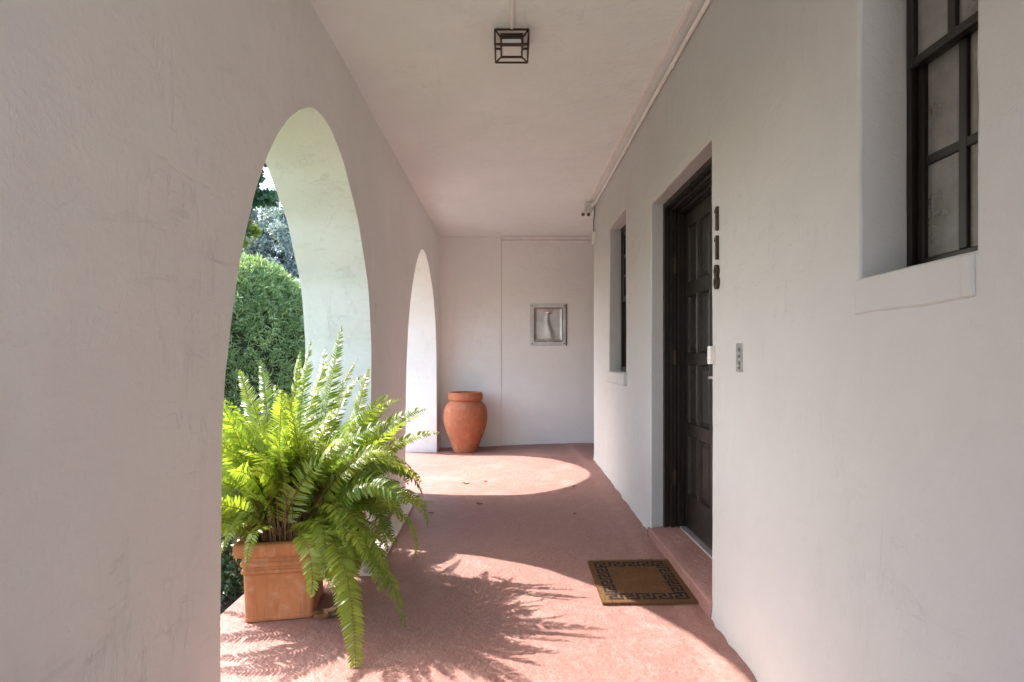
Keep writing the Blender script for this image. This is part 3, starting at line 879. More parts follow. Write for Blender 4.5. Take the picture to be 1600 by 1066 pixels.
# small twin lamp on the corner and hanging cable box
sl = empty('security_light', (XR-.05, 5.74, ZC-.04))
b = MB(); b.box((XR-.115, 5.70, ZC-.045), (XR-.045, 5.78, ZC-.012)); b.build('mount', M['plastic'], sl, bevel=.004)
b = MB(); b.tube([(XR-.075, 5.74, ZC-.045), (XR-.075, 5.74, ZC-.075)], .012, 10); b.build('swivel', M['plastic'], sl, smooth=50)
for dx in (-.048, .008):
    b = MB(); b.tube([(XR-.075+dx+.024, 5.73, ZC-.072), (XR-.09+dx, 5.66, ZC-.155)], [.020, .026], 16)
    hd_ = b.build('lamp_head', M['plastic'], sl, smooth=50)
    b = MB(); b.tube([(XR-.09+dx, 5.6595, ZC-.1555), (XR-.0903+dx, 5.6575, ZC-.158)], .020, 16); b.build('lens', M['steel_dark'], hd_)
tag(sl, 'small white twin headed security light at the far corner of the house wall', 'light')
jb = empty('cable_box', (XR-.02, 5.72, 1.28))
b = MB(); b.box((XR-.034, 5.69, 1.215), (XR+.002, 5.76, 1.34)); b.build('box', M['plastic'], jb, bevel=.005)
b = MB(); b.tube([(XR-.018, 5.725, 1.338), (XR-.020, 5.73, 1.45), (XR-.014, 5.72, 1.55), (XR-.018, 5.72, 1.615)], .005, 8); b.build('cable', M['steel_dark'], jb, smooth=50)
tag(jb, 'small white box hanging on a thin cable near the far corner', 'cable box')

# ------------------------------------------------------------------ house number, bell, plate
def on_wall(y0, z0):
    return lambda u, v, d: (XR - d, y0 - u, z0 + v)      # u runs to the reader's right (towards the camera)
ONE = [(-.002,-.052),(.012,-.052),(.012,.052),(.001,.052),(-.013,.036),(-.013,.026),(-.002,.032)]
for k, (zc, lab) in enumerate(((0.617, 'dark number 1 at the top of the house number'), (0.490, 'dark number 1 in the middle of the house number'))):
    b = MB(); b.extrude_poly(ONE[::-1], on_wall(2.385, zc), -.004, .013)
    tag(b.build('house_number_digit', M['dark_metal'], loc=(XR, 2.385, zc), bevel=.0015, fix=True), lab, 'number', 'digits of the house number')
b = MB(); fn = on_wall(2.385, 0.362); n = 28
def ring(m, cz, ro, ri, d0, d1):
    O0 = [m.vert(fn(ro*.70*math.cos(2*PI*j/n), cz+ro*math.sin(2*PI*j/n), d0)) for j in range(n)]
    O1 = [m.vert(fn(ro*.70*math.cos(2*PI*j/n), cz+ro*math.sin(2*PI*j/n), d1)) for j in range(n)]
    I0 = [m.vert(fn(ri*.66*math.cos(2*PI*j/n), cz+ri*math.sin(2*PI*j/n), d0)) for j in range(n)]
    I1 = [m.vert(fn(ri*.66*math.cos(2*PI*j/n), cz+ri*math.sin(2*PI*j/n), d1)) for j in range(n)]
    for j in range(n):
        k = (j+1)%n
        m.face(O0[j], O0[k], O1[k], O1[j]); m.face(I0[k], I0[j], I1[j], I1[k]); m.face(O1[j], O1[k], I1[k], I1[j])
ring(b, .0265, .0275, .0125, -.004, .013); ring(b, -.0235, .0305, .0145, -.004, .0128)
tag(b.build('house_number_digit', M['dark_metal'], loc=(XR, 2.385, .362), smooth=40, fix=True), 'dark number 8 at the bottom of the house number', 'number', 'digits of the house number')

db = empty('doorbell', (XR, 2.438, 0.02))
b = MB(); b.box((XR-.022, 2.420, -.020), (XR+.004, 2.456, .060)); b.build('housing', M['plastic'], db, bevel=.004)
b = MB(); b.tube([(XR-.0215, 2.438, .006), (XR-.0245, 2.438, .006)], .009, 16); b.build('button', M['milk_glass'], db, smooth=40)
tag(db, 'small white plastic doorbell at the edge of the door opening', 'doorbell')

mp = empty('metal_plate', (XR, 2.16, 0.008))
b = MB(); b.box((XR-.004, 2.130, -.050), (XR+.004, 2.190, .065)); b.build('plate', M['plate'], mp, bevel=.002)
b = MB()
for (v, hh, ww) in ((.040, .012, .010), (.014, .010, .013), (-.012, .012, .009), (-.032, .009, .012)):
    b.box((XR-.0058, 2.160-ww, v-hh*.7), (XR-.0038, 2.160+ww*.6, v+hh*.5))
b.build('keyhole', M['smudge'], mp, bevel=.001)
tag(mp, 'narrow worn steel plate with dark slots on the house wall', 'plate')

# ------------------------------------------------------------------ door mat
def mat_():
    P = {'fl': (939.5, 944.5), 'fr': (1092, 942.5), 'bl': (920, 879), 'br': (1043, 875.5)}
    def fp(px, py):
        Y = 2.6
        for _ in range(30):
            x = (px-VX)*Y/F; z = floor_z(x, Y) + .006; Y = z*F/(VY-py)
        return Vector(((px-VX)*Y/F, Y))
    fl_, fr_, bl_, br_ = (fp(*P[k]) for k in ('fl','fr','bl','br'))
    ctr = (fl_+fr_+bl_+br_)/4
    ax = ((fr_-fl_)+(br_-bl_)).normalized()
    W = ((fr_-fl_).length+(br_-bl_).length)/2
    ay = Vector((-ax.y, ax.x)); L = abs(((bl_+br_)/2-(fl_+fr_)/2).dot(ay))
    print('MAT', ctr, W, L)
    r = empty('door_mat', (ctr.x, ctr.y, floor_z(ctr.x, ctr.y)))
    sk = ((bl_+br_)/2-(fl_+fr_)/2).dot(ax)          # a mat lies square: ignore skew beyond a little
    def Q(u, v, h):
        p = ctr + ax*(u*W/2) + ay*(v*L/2)
        return (p.x, p.y, floor_z(min(p.x, .79), p.y) + h)
    m = MB(); n = 30
    A = [[m.vert(Q(-1+2*i/n + (.008*noise.noise(Vector((i*.9, j*.9, 2)))), -1+2*j/n + (.008*noise.noise(Vector((i*.9, j*.9, 7)))), .0145)) for j in range(n+1)] for i in range(n+1)]
    for i in range(n):
        for j in range(n): m.face(A[i][j], A[i+1][j], A[i+1][j+1], A[i][j+1])
    for (s, t) in (('i0',0),('i1',n),('j0',0),('j1',n)):
        for k in range(n):
            a = A[t][k] if s[0]=='i' else A[k][t]; b_ = A[t][k+1] if s[0]=='i' else A[k+1][t]
            pa, pb = m.v[a], m.v[b_]
            m.face(a, b_, m.vert((pb[0], pb[1], pb[2]-.012)), m.vert((pa[0], pa[1], pa[2]-.012)))
    # fibres
    rr = random.Random(5)
    def fibre(u, v, out=(0,0)):
        p = Vector(Q(u, v, .0135)); a = rr.uniform(0, 2*PI); h = rr.uniform(.003, .007)
        d = Vector((math.cos(a)*.004 + out[0], math.sin(a)*.004 + out[1], h)); s = Vector((-math.sin(a), math.cos(a), 0))*.0011
        m.poly([p-s, p+s, p+d])
    for _ in range(9000): fibre(rr.uniform(-.99,.99), rr.uniform(-.99,.99))
    for _ in range(1400):
        k = rr.randrange(4); t = rr.uniform(-1,1)
        o = [(ax.x*-.005, ax.y*-.005), (ax.x*.005, ax.y*.005), (ay.x*-.005, ay.y*-.005), (ay.x*.005, ay.y*.005)][k]
        fibre(*[(-.995,t),(.995,t),(t,-.995),(t,.995)][k], o)
    m.build('coir_pile', M['coir'], r, smooth=30)
    bk = MB()
    bk.poly([Q(-1.0,-1.0,.0035), Q(1.0,-1.0,.0035), Q(1.0,1.0,.0035), Q(-1.0,1.0,.0035)])
    bk.build('backing', M['rubber'], r)
    # greek key: strokes on a grid of cells
    kb = MB()
    KEY = ["111110", "100010", "101110", "101000", "101111"]     # rows from the outer edge inwards
    KEY = ["000000", "111110", "100010", "101010", "101110", "100000", "111111"]
    KEY = ["111110", "100010", "101110", "100000", "111111"]
    # unit: outer rail segments alternate, giving a running S meander
    KEY = ["011111", "010001", "011101", "000101", "111101"]
    inner, outer = 0.090, 0.028     # metres from mat edge
    rows = 5; ch = (inner - outer + .0)/rows
    def cell(u0, v0, u1, v1, h=.0160):
        n_ = 1
        kb.poly([Q(u0,v0,h), Q(u1,v0,h), Q(u1,v1,h), Q(u0,v1,h)])
    for side in range(4):
        Ls = (W if side < 2 else L) - 2*outer
        N_ = round(Ls / (6*ch)); cw = Ls / (N_*6)
        for un in range(N_):
            for rI in range(rows):
                for cI in range(6):
                    if KEY[rI][cI] != '1': continue
                    s0 = outer + (un*6+cI)*cw; s1 = s0 + cw*1.02
                    if side > 1 and (s1 < inner or s0 > L - inner): continue
                    d0 = outer + rI*ch; d1 = d0 + ch*1.02
                    if side == 0: cell(-1+2*s0/W, -1+2*d0/L, -1+2*s1/W, -1+2*d1/L)
                    elif side == 1: cell(1-2*s1/W, 1-2*d1/L, 1-2*s0/W, 1-2*d0/L)
                    elif side == 2: cell(-1+2*d0/W, 1-2*s1/L, -1+2*d1/W, 1-2*s0/L, .0161)
                    else: cell(1-2*d1/W, -1+2*s0/L, 1-2*d0/W, -1+2*s1/L, .0161)
    kb.build('key_border', M['key'], r)
    tag(r, 'brown coir door mat with black Greek key border', 'door mat')
mat_()

# ------------------------------------------------------------------ jar
jx, jy = -0.553, 7.03
jz = floor_z(jx, jy)
prof = [(0.10,0.0),(0.146,0.0),(0.153,0.012),(0.160,0.03),(0.202,0.15),(0.240,0.245),(0.264,0.32),(0.280,0.41),(0.284,0.475),(0.278,0.535),(0.258,0.59),(0.226,0.632),(0.204,0.650),(0.200,0.658),(0.206,0.664),(0.219,0.672),(0.226,0.690),(0.227,0.725),(0.222,0.750),(0.211,0.764),(0.196,0.767),(0.182,0.760),(0.176,0.735),(0.180,0.66),(0.24,0.55),(0.25,0.4),(0.13,0.05)]
dense = []
for (r0, z0), (r1, z1) in zip(prof, prof[1:]):
    k = max(1, int(math.hypot(r1-r0, z1-z0)/.02))
    dense += [(r0+(r1-r0)*i/k, z0+(z1-z0)*i/k) for i in range(k)]
dense.append(prof[-1])
dense = [(r + .0012*math.sin(z*150) + .002*noise.noise(Vector((z*9, 0, 0))), z) for r, z in dense]
b = MB(); b.lathe(dense, (jx, jy, jz), 64)
tag(b.build('terracotta_jar', M['jar'], loc=(jx, jy, jz), smooth=40), 'large round terracotta jar standing empty against the end wall', 'jar')

# ------------------------------------------------------------------ planters
def planter(cx, cy, rot, sc, label):
    z0 = floor_z(cx, cy) + .002
    zs_ = 0.95
    r = empty('planter', (cx, cy, z0))
    prof = [(0.152,0.0),(0.156,0.004),(0.158,0.018),(0.155,0.022),(0.161,0.225),(0.164,0.228),(0.170,0.236),(0.170,0.248),(0.164,0.253),(0.164,0.262),(0.171,0.268),(0.171,0.285),(0.165,0.292),(0.165,0.306),(0.174,0.311),(0.188,0.318),(0.196,0.332),(0.197,0.360),(0.192,0.376),(0.182,0.383),(0.168,0.384),(0.158,0.378),(0.152,0.36),(0.150,0.335)]
    m = MB(); R = Matrix.Rotation(rot, 3, 'Z')
    rings = []
    for hw2, z in prof:
        hw2 *= sc*.965; z *= zs_; rad = 0.022*sc; pts = []
        for k, (sx, sy) in enumerate(((1,-1),(1,1),(-1,1),(-1,-1))):
            for a in range(5):
                an = -PI/2 + k*PI/2 + a*PI/8
                pts.append((sx*(hw2-rad)+rad*math.cos(an), sy*(hw2-rad)+rad*math.sin(an)))
            nx, ny = ((1,1),(-1,1),(-1,-1),(1,-1))[k]
            for q in range(1, 8):
                t = q/8
                p0 = (sx*(hw2-rad)+rad*math.cos(-PI/2+k*PI/2+PI/2), sy*(hw2-rad)+rad*math.sin(-PI/2+k*PI/2+PI/2))
                p1 = (nx*(hw2-rad)+rad*math.cos(k*PI/2), ny*(hw2-rad)+rad*math.sin(k*PI/2))
                pts.append((p0[0]+(p1[0]-p0[0])*t, p0[1]+(p1[1]-p0[1])*t))
        ring_ = []
        for (x, y) in pts:
            v = R @ Vector((x, y, 0))
            w_ = .0025*noise.noise(Vector((x*6, y*6, z*5+cx)))
            ring_.append(m.vert((cx+v.x*(1+w_*3), cy+v.y*(1+w_*3), z0+z*sc+w_)))
        rings.append(ring_)
    n = len(rings[0])
    for k in range(len(rings)-1):
        for j in range(n): m.face(rings[k][j], rings[k][(j+1)%n], rings[k+1][(j+1)%n], rings[k+1][j])
    m.face(*rings[0][::-1])
    m.build('pot_body', M['terra'], r, smooth=35)
    s = MB(); h = .151*sc; k = 14
    A = [[s.vert(tuple(Vector((cx, cy, z0+.345*sc*zs_ + .02*noise.noise(Vector((i*.5, j*.5, 4))))) + R @ Vector((-h+2*h*i/k, -h+2*h*j/k, 0)))) for j in range(k+1)] for i in range(k+1)]
    for i in range(k):
        for j in range(k): s.face(A[i][j], A[i+1][j], A[i+1][j+1], A[i][j+1])
    s.build('soil', M['soil'], r, smooth=60)
    tag(r, label, 'planter', 'terracotta planters in the first arch')
    return z0 + .345*sc*zs_
PA = (-1.072, 2.63); PB = (-1.01, 3.19)
zA = planter(*PA, math.radians(10), 1.0, 'square terracotta planter standing frontmost in the first arch')
zB = planter(*PB, math.radians(-4), 0.72, 'smaller terracotta planter almost hidden behind the front planter')

# ------------------------------------------------------------------ ferns
rf = random.Random(21)
def bez(pts, n):
    out = []
    for i in range(n+1):
        t = i/n; P = [Vector(p) for p in pts]
        while len(P) > 1: P = [P[k].lerp(P[k+1], t) for k in range(len(P)-1)]
        out.append(P[0])
    return out
M['dry_frond'] = simple('withered_frond', (0.30, 0.17, 0.06), 0.7, 0, 0.4, 14)
def frond(parent, path, plen=.085, pw=.0135, start=.18, curl=.25, twist=None, sp=.0128, droop=.22, m=None, dry=0.0):
    whole = m is None
    m = m or MB(); m.mi = 1
    n = len(path)-1
    L = [0.0]
    for a, b_ in zip(path, path[1:]): L.append(L[-1]+(b_-a).length)
    tot = L[-1]
    m.tube(path, [.0028*(1-.75*i/n) for i in range(n+1)], 4)
    m.mi = 0
    cnt = int(tot*(1-start)/sp)
    def sample(s):
        k = 0
        while k < n-1 and L[k+1] < s: k += 1
        t = (s-L[k])/max(1e-6, L[k+1]-L[k])
        return path[k].lerp(path[k+1], t), (path[k+1]-path[k]).normalized()
    side0 = None
    for i in range(cnt):
        u = (i+.5)/cnt; s = tot*(start+(1-start)*u)
        p, T = sample(s)
        if twist is not None: up = twist
        else: up = Vector((0,0,1))
        sd = T.cross(up)
        if sd.length < .15: sd = T.cross(Vector((.3,-1,.2)))
        sd.normalize()
        if side0 is not None:
            if sd.dot(side0) < 0: sd = -sd
            sd = (sd*.5+side0*.5).normalized()
        side0 = sd
        nn = sd.cross(T).normalized()
        env = min(1.0, .55+u*2.2) * (1-u**3.0)**.85
        ln = plen*env*rf.uniform(.9,1.08)
        if ln < .006: continue
        for sg in (-1, 1):
            if rf.random() < .035: continue
            fw = .22+.45*u+rf.uniform(-.08,.08)
            d = (sd*sg + T*fw + nn*rf.uniform(-.12,.22)).normalized()
            w = pw*(.55+.45*env)*rf.uniform(.9,1.1)
            wv = (T - d*T.dot(d)).normalized()*w*.5
            dn = -nn if nn.z > 0 else nn
            tw = nn*rf.uniform(-.35,.35)*w
            b0 = p
            m1 = p + d*ln*.30 + nn*ln*.05
            m2 = p + d*ln*.68 + dn*ln*droop*.35 + T*ln*curl*.12
            tp = p + d*ln + dn*ln*droop + T*ln*curl*.35
            a1_ = m.vert(b0 - wv*.45); a2_ = m.vert(b0 + wv*.55)
            b1 = m.vert(m1 - wv + tw); c1 = m.vert(m1 - nn*w*.14); b2 = m.vert(m1 + wv - tw)
            d1 = m.vert(m2 - wv*.72 + tw); e1 = m.vert(m2 - nn*w*.10); d2 = m.vert(m2 + wv*.72 - tw)
            t_ = m.vert(tp)
            m.face(a1_, b1, c1); m.face(a1_, c1, a2_); m.face(a2_, c1, b2)
            m.face(b1, d1, e1, c1); m.face(c1, e1, d2, b2)
            m.face(d1, t_, e1); m.face(e1, t_, d2)
    return m.build('frond', [M['dry_frond'] if rf.random() < dry else M['frond'], M['stem']], parent, smooth=60) if whole else None
def grow(base, az, el, length, sag, n=16):
    """frond that starts in direction (az, el) and bends over under its weight"""
    p = Vector(base); out = [p.copy()]
    e = el; st = length/n
    az_ = az
    for i in range(n):
        e -= sag*(0.25+1.6*(i/n))/n*1.25
        az_ += rf.uniform(-.03,.03)
        p = p + Vector((math.cos(az_)*math.cos(e), math.sin(az_)*math.cos(e), math.sin(e)))*st
        out.append(p.copy())
    return out
def clear(path):
    # nothing may droop across the front of the front planter
    return not any(p.y < PA[1]-.10 and p.z < zA+.03 and PA[0]-.16 < p.x < PA[0]+.20 for p in path[5:])
def hero(base, mid, tip, n=18):
    return bez([base, mid, tip], n)

def stalks(parent, c, z, rad, n):
    m = MB(); r = random.Random(n)
    for _ in range(n):
        a = r.uniform(0, 2*PI); rr = rad*math.sqrt(r.random())
        p = Vector((c[0]+rr*math.cos(a), c[1]+rr*math.sin(a), z))
        h = r.uniform(.08,.30); le = r.uniform(.05,.55)
        d = Vector((math.cos(a)*le, math.sin(a)*le, 1)).normalized()
        q = p + d*h; q2 = q + (d+Vector((r.uniform(-.3,.3), r.uniform(-.3,.3), r.uniform(-.5,.1))))*h*.35
        m.tube([p, p.lerp(q,.5)+Vector((r.uniform(-.01,.01),0,0)), q, q2], [.0026,.0022,.0018,.0008], 4, False)
    o = m.build('dry_stalks', M['dry'], parent); o['kind'] = 'stuff'

# front fern
fa = empty('fern', (PA[0], PA[1], zA))
tag(fa, 'big bright green fern filling the front planter, fronds reaching up and hanging down its side', 'fern', 'ferns in the first arch')
def baseA(r=.10):
    a = rf.uniform(0, 2*PI); q = r*math.sqrt(rf.random()); return Vector((PA[0]+q*math.cos(a), PA[1]+q*math.sin(a), zA))
BA = Vector((PA[0], PA[1], zA))
# (mid pixel, mid depth, tip pixel, tip depth, pinna length)
heroesA = [
 ((500,690),2.66,(534,508),2.72,.084),      # tall upright frond
 ((462,690),2.70,(486,530),2.78,.085),
 ((452,700),2.62,(470,545),2.60,.080),
 ((440,680),2.75,(428,600),2.95,.080),
 ((415,690),2.55,(388,612),2.45,.070),
 ((400,700),2.62,(362,640),2.55,.070),
 ((515,640),2.72,(572,585),2.86,.060),
 ((390,720),2.5,(352,690),2.35,.070),
 ((510,650),2.65,(560,560),2.70,.060),
 ((480,620),2.80,(520,560),2.95,.070),
 ((530,760),2.45,(560,905),2.32,.080),      # hanging over the right side
 ((515,770),2.40,(520,930),2.30,.075),
 ((545,770),2.42,(596,930),2.30,.085),
 ((540,800),2.33,(556,1105),2.06,.066),
 ((525,790),2.36,(541,1010),2.18,.07),
 ((530,740),2.48,(585,900),2.34,.09),
 ((505,780),2.38,(508,905),2.30,.075),
 ((550,780),2.40,(608,905),2.32,.085),
 ((560,730),2.5,(628,820),2.44,.085),
 ((395,640),2.80,(372,575),2.85,.085),
 ((420,640),2.85,(405,560),2.95,.085),
 ((375,680),2.70,(338,620),2.75,.085),
 ((500,610),2.9,(508,540),3.0,.085),     # long one down to the floor
 ((560,790),2.46,(634,985),2.36,.080),
 ((530,800),2.38,(575,880),2.25,.070),
 ((550,745),2.55,(622,860),2.45,.080),
 ((520,750),2.50,(540,860),2.32,.075),
 ((385,790),2.42,(352,860),2.32,.060),
 ((400,800),2.36,(385,893),2.27,.045),
 ((372,800),2.45,(340,880),2.45,.060),
 ((545,700),2.50,(618,715),2.42,.085),
 ((540,730),2.45,(640,790),2.36,.090),
 ((520,700),2.60,(610,660),2.55,.075),
]
for mp_, mY, tp_, tY, pl in heroesA:
    mid = at(*mp_, mY); tip = at(*tp_, tY)
    b0 = baseA(.09); b0.x += (tip.x-PA[0])*.12
    mid = mid + (mid - b0)*.25
    up = tip.z > zA + .15
    frond(fa, hero(b0, mid, tip), pl, .0135, .22 if up else .14, twist=Vector((rf.uniform(-.7,-.25), -.85, .7)) if up else None)
for k in range(66):
    az = rf.uniform(0, 2*PI)
    el = rf.uniform(.75, 1.48)
    L_ = rf.uniform(.55, .90)
    b0 = baseA(.11)
    sag = rf.uniform(.9, 2.1)
    if math.sin(az) < -.3:
        L_ *= .8; el = rf.uniform(1.15, 1.5); sag = rf.uniform(.4, 1.1)
    pt_ = grow(b0, az, el, L_, sag)
    for tries in range(12):
        if clear(pt_): break
        az += .5; pt_ = grow(b0, az, el, L_, sag*.8)
    frond(fa, pt_, rf.uniform(.065,.095), .0138, .22, dry=.05, twist=Vector((rf.uniform(-.7,.7), rf.uniform(-1,.4), .6)))
mm = MB()
for k in range(84):
    az = rf.uniform(0, 2*PI)
    front = math.sin(az) < -.25
    pt_ = None; tries = 0
    while pt_ is None or (not clear(pt_) and tries < 25):
        tries += 1
        pt_ = grow(baseA(.12), az, rf.uniform(1.15, 1.5) if front else rf.uniform(.55, 1.45), rf.uniform(.4, .92), rf.uniform(.3, .9) if front else rf.uniform(.4, 2.0)); az += .2
    frond(fa, pt_, rf.uniform(.045,.08), .0125, .2, twist=Vector((rf.uniform(-.9,.9), rf.uniform(-1,.6), .6)), m=mm)
for k in range(26):
    az = rf.uniform(-1.3, .35)
    b0 = BA + Vector((rf.uniform(.0,.13), rf.uniform(-.12,.12), 0))
    pt_ = None; tries = 0
    while pt_ is None or (not clear(pt_) and tries < 25):
        tries += 1
        pt_ = grow(b0, az, rf.uniform(.45, 1.1), rf.uniform(.36, .56), rf.uniform(2.2, 3.3)); az = min(az+.15, 1.2)
    frond(fa, pt_, rf.uniform(.05,.08), .0145, .2, twist=Vector((rf.uniform(-.3,.6), rf.uniform(-1,0), .7)), m=mm)
for k in range(30):
    az = rf.uniform(2.0, 4.1)
    frond(fa, grow(baseA(.12), az, rf.uniform(.6, 1.3), rf.uniform(.45, .85), rf.uniform(.6, 2.2)), rf.uniform(.06,.085), .0135, .2, twist=Vector((rf.uniform(-.9,.3), rf.uniform(-1,.4), .6)), m=mm)
m3 = MB()
for k in range(9):
    frond(fa, grow(baseA(.12), rf.uniform(0, 2*PI), rf.uniform(.5, 1.3), rf.uniform(.3, .6), rf.uniform(1.0, 3.0)), rf.uniform(.03,.05), .009, .3, m=m3)
m3.build('withered_fronds', [M['dry_frond'], M['dry']], fa, smooth=60)['kind'] = 'stuff'
mo = mm.build('frond_mass', [M['frond'], M['stem']], fa, smooth=60); mo['kind'] = 'stuff'
stalks(fa, PA, zA-.01, .135, 380)

# rear fern
fb = empty('fern', (PB[0], PB[1], zB))
tag(fb, 'darker fern behind the front planter, thin fronds leaning right across the pier', 'fern', 'ferns in the first arch')
def baseB(r=.07):
    a = rf.uniform(0, 2*PI); q = r*math.sqrt(rf.random()); return Vector((PB[0]+q*math.cos(a), PB[1]+q*math.sin(a), zB))
heroesB = [
 ((575,660),3.0,(668,640),2.95,.085),
 ((580,690),3.05,(690,676),3.0,.062),
 ((560,650),3.1,(610,640),3.1,.08),
 ((560,620),3.1,(578,572),3.2,.075),
 ((555,600),3.1,(590,690),3.05,.07),
 ((600,690),2.95,(640,760),2.9,.075),
 ((590,720),2.9,(625,810),2.8,.075),
 ((570,720),2.85,(612,850),2.75,.075),
 ((560,640),3.0,(630,625),2.95,.06),
]
for mp_, mY, tp_, tY, pl in heroesB:
    mid = at(*mp_, mY); tip = at(*tp_, tY); b0 = baseB()
    mid = mid + (mid-b0)*.12
    frond(fb, hero(b0, mid, tip), pl, .014, .25, twist=Vector((rf.uniform(-.3,.3), -.8, .7)))
for k in range(34):
    az = rf.uniform(0, 2*PI)
    frond(fb, grow(baseB(), az, rf.uniform(.9,1.45), rf.uniform(.36,.58)*(.65 if math.cos(az) > .3 else 1), rf.uniform(.6,1.6)), rf.uniform(.06,.09), .014, .22, twist=Vector((rf.uniform(-.7,.7), rf.uniform(-1,.4), .6)))
mb_ = MB()
for k in range(30):
    az = rf.uniform(1.2, 4.4)
    frond(fb, grow(baseB(.09), az, rf.uniform(1.05, 1.48), rf.uniform(.55, .88), rf.uniform(.7, 1.9)), rf.uniform(.06,.085), .0135, .2, twist=Vector((rf.uniform(-.9,.1), rf.uniform(-1,.2), .7)), m=mb_)
mb_.build('frond_mass', [M['frond'], M['stem']], fb, smooth=60)['kind'] = 'stuff'
stalks(fb, PB, zB-.01, .09, 120)

# ------------------------------------------------------------------ plank along the pier, dry leaves
pk = MB()
p0, p1 = Vector((-.835, 4.80)), Vector((-.775, 2.98))
d = (p1-p0).normalized(); nrm = Vector((-d.y, d.x))
if nrm.x < 0: nrm = -nrm
prof = [(-.052,.003),(-.052,.034),(-.018,.034),(-.018,.020),(.048,.020),(.052,.016),(.052,.003)]
ends = []
for P in (p0, p1):
    ends.append([pk.vert((P.x+nrm.x*u, P.y+nrm.y*u, floor_z(P.x, P.y)+h)) for u, h in prof])
n = len(prof)
for j in range(n): pk.face(ends[0][j], ends[0][(j+1)%n], ends[1][(j+1)%n], ends[1][j])
pk.face(*ends[0][::-1]); pk.face(*ends[1])
c_ = (p0+p1)/2
tag(pk.build('plank', M['white_paint'], loc=(c_.x, c_.y, floor_z(c_.x, c_.y)), fix=True, bevel=.002), 'long white rebated timber board lying on the floor at the foot of the pier', 'plank')

def curled_leaf(px, py, size, rot, label, mat, curl=.5, seed=0):
    Y = 3.0
    for _ in range(30):
        x = (px-VX)*Y/F; Y = floor_z(x, Y)*F/(VY-py)
    x = (px-VX)*Y/F; z = floor_z(x, Y)
    m = MB(); r = random.Random(seed); K = 8
    rows_ = []
    for i in range(K+1):
        t = i/K; w = size*.36*math.sin(PI*(.06+.92*t))**.8*(1+.25*math.sin(t*14+seed))
        row = []
        for s in (-1,-.5,0,.5,1):
            u = (t-.5)*size; v = s*w
            h = size*(curl*.35*(abs(s)**1.5) + curl*.30*abs(t-.5)**1.5) + .003 + size*.05*math.sin(5*t+s*2+seed)*curl
            row.append(m.vert((x+u*math.cos(rot)-v*math.sin(rot), Y+u*math.sin(rot)+v*math.cos(rot), z+max(.0015,h))))
        rows_.append(row)
    for i in range(K):
        for j in range(4): m.face(rows_[i][j], rows_[i+1][j], rows_[i+1][j+1], rows_[i][j+1])
    m.tube([((x+(-.5)*size*math.cos(rot)), Y-.5*size*math.sin(rot), z+.006), (x-.75*size*math.cos(rot), Y-.75*size*math.sin(rot), z+.012)], .0012, 4)
    tag(m.build('dry_leaf', mat, loc=(x, Y, z), smooth=60), label, 'leaf', 'fallen leaves on the floor')
curled_leaf(508, 967, .10, .5, 'large curled brown leaf beside the front planter', M['dry_leaf'], .8, 1)
curled_leaf(523, 962, .085, 1.4, 'curled tan leaf between the front planter and the hanging fronds', M['pale_leaf'], .8, 2)
curled_leaf(728, 756, .055, .2, 'pale leaf lying in the far patch of sunlight, larger of the two there', M['pale_leaf'], .5, 3)
curled_leaf(759, 753, .035, .9, 'small brown leaf lying in the far patch of sunlight', M['dry_leaf'], .5, 4)
curled_leaf(750, 788, .05, .1, 'brown leaf in the shade just in front of the far sunlit patch', M['dry_leaf'], .4, 5)
curled_leaf(674, 803, .04, .5, 'small brown leaf in the shade near the white board', M['dry_leaf'], .5, 6)
curled_leaf(898, 804, .035, 1.2, 'small dark leaf in the shade near the house wall', M['dry_leaf'], .5, 7)
curled_leaf(897, 761, .03, .4, 'tiny brown leaf at the tip of the far sunlit patch', M['dry_leaf'], .5, 8)

# ------------------------------------------------------------------ plants outside
def leaf_quad(m, p, d, nrm, L, W):
    s = d.cross(nrm)
    if s.length < 1e-4: s = d.orthogonal()
    s.normalize()
    m.poly([p, p + d*L*.5 + s*W*.5, p + d*L, p + d*L*.5 - s*W*.5])
def rnd_dir(r):
    while True:
        v = Vector((r.uniform(-1,1), r.uniform(-1,1), r.uniform(-1,1)))
        if .05 < v.length < 1: return v.normalized()

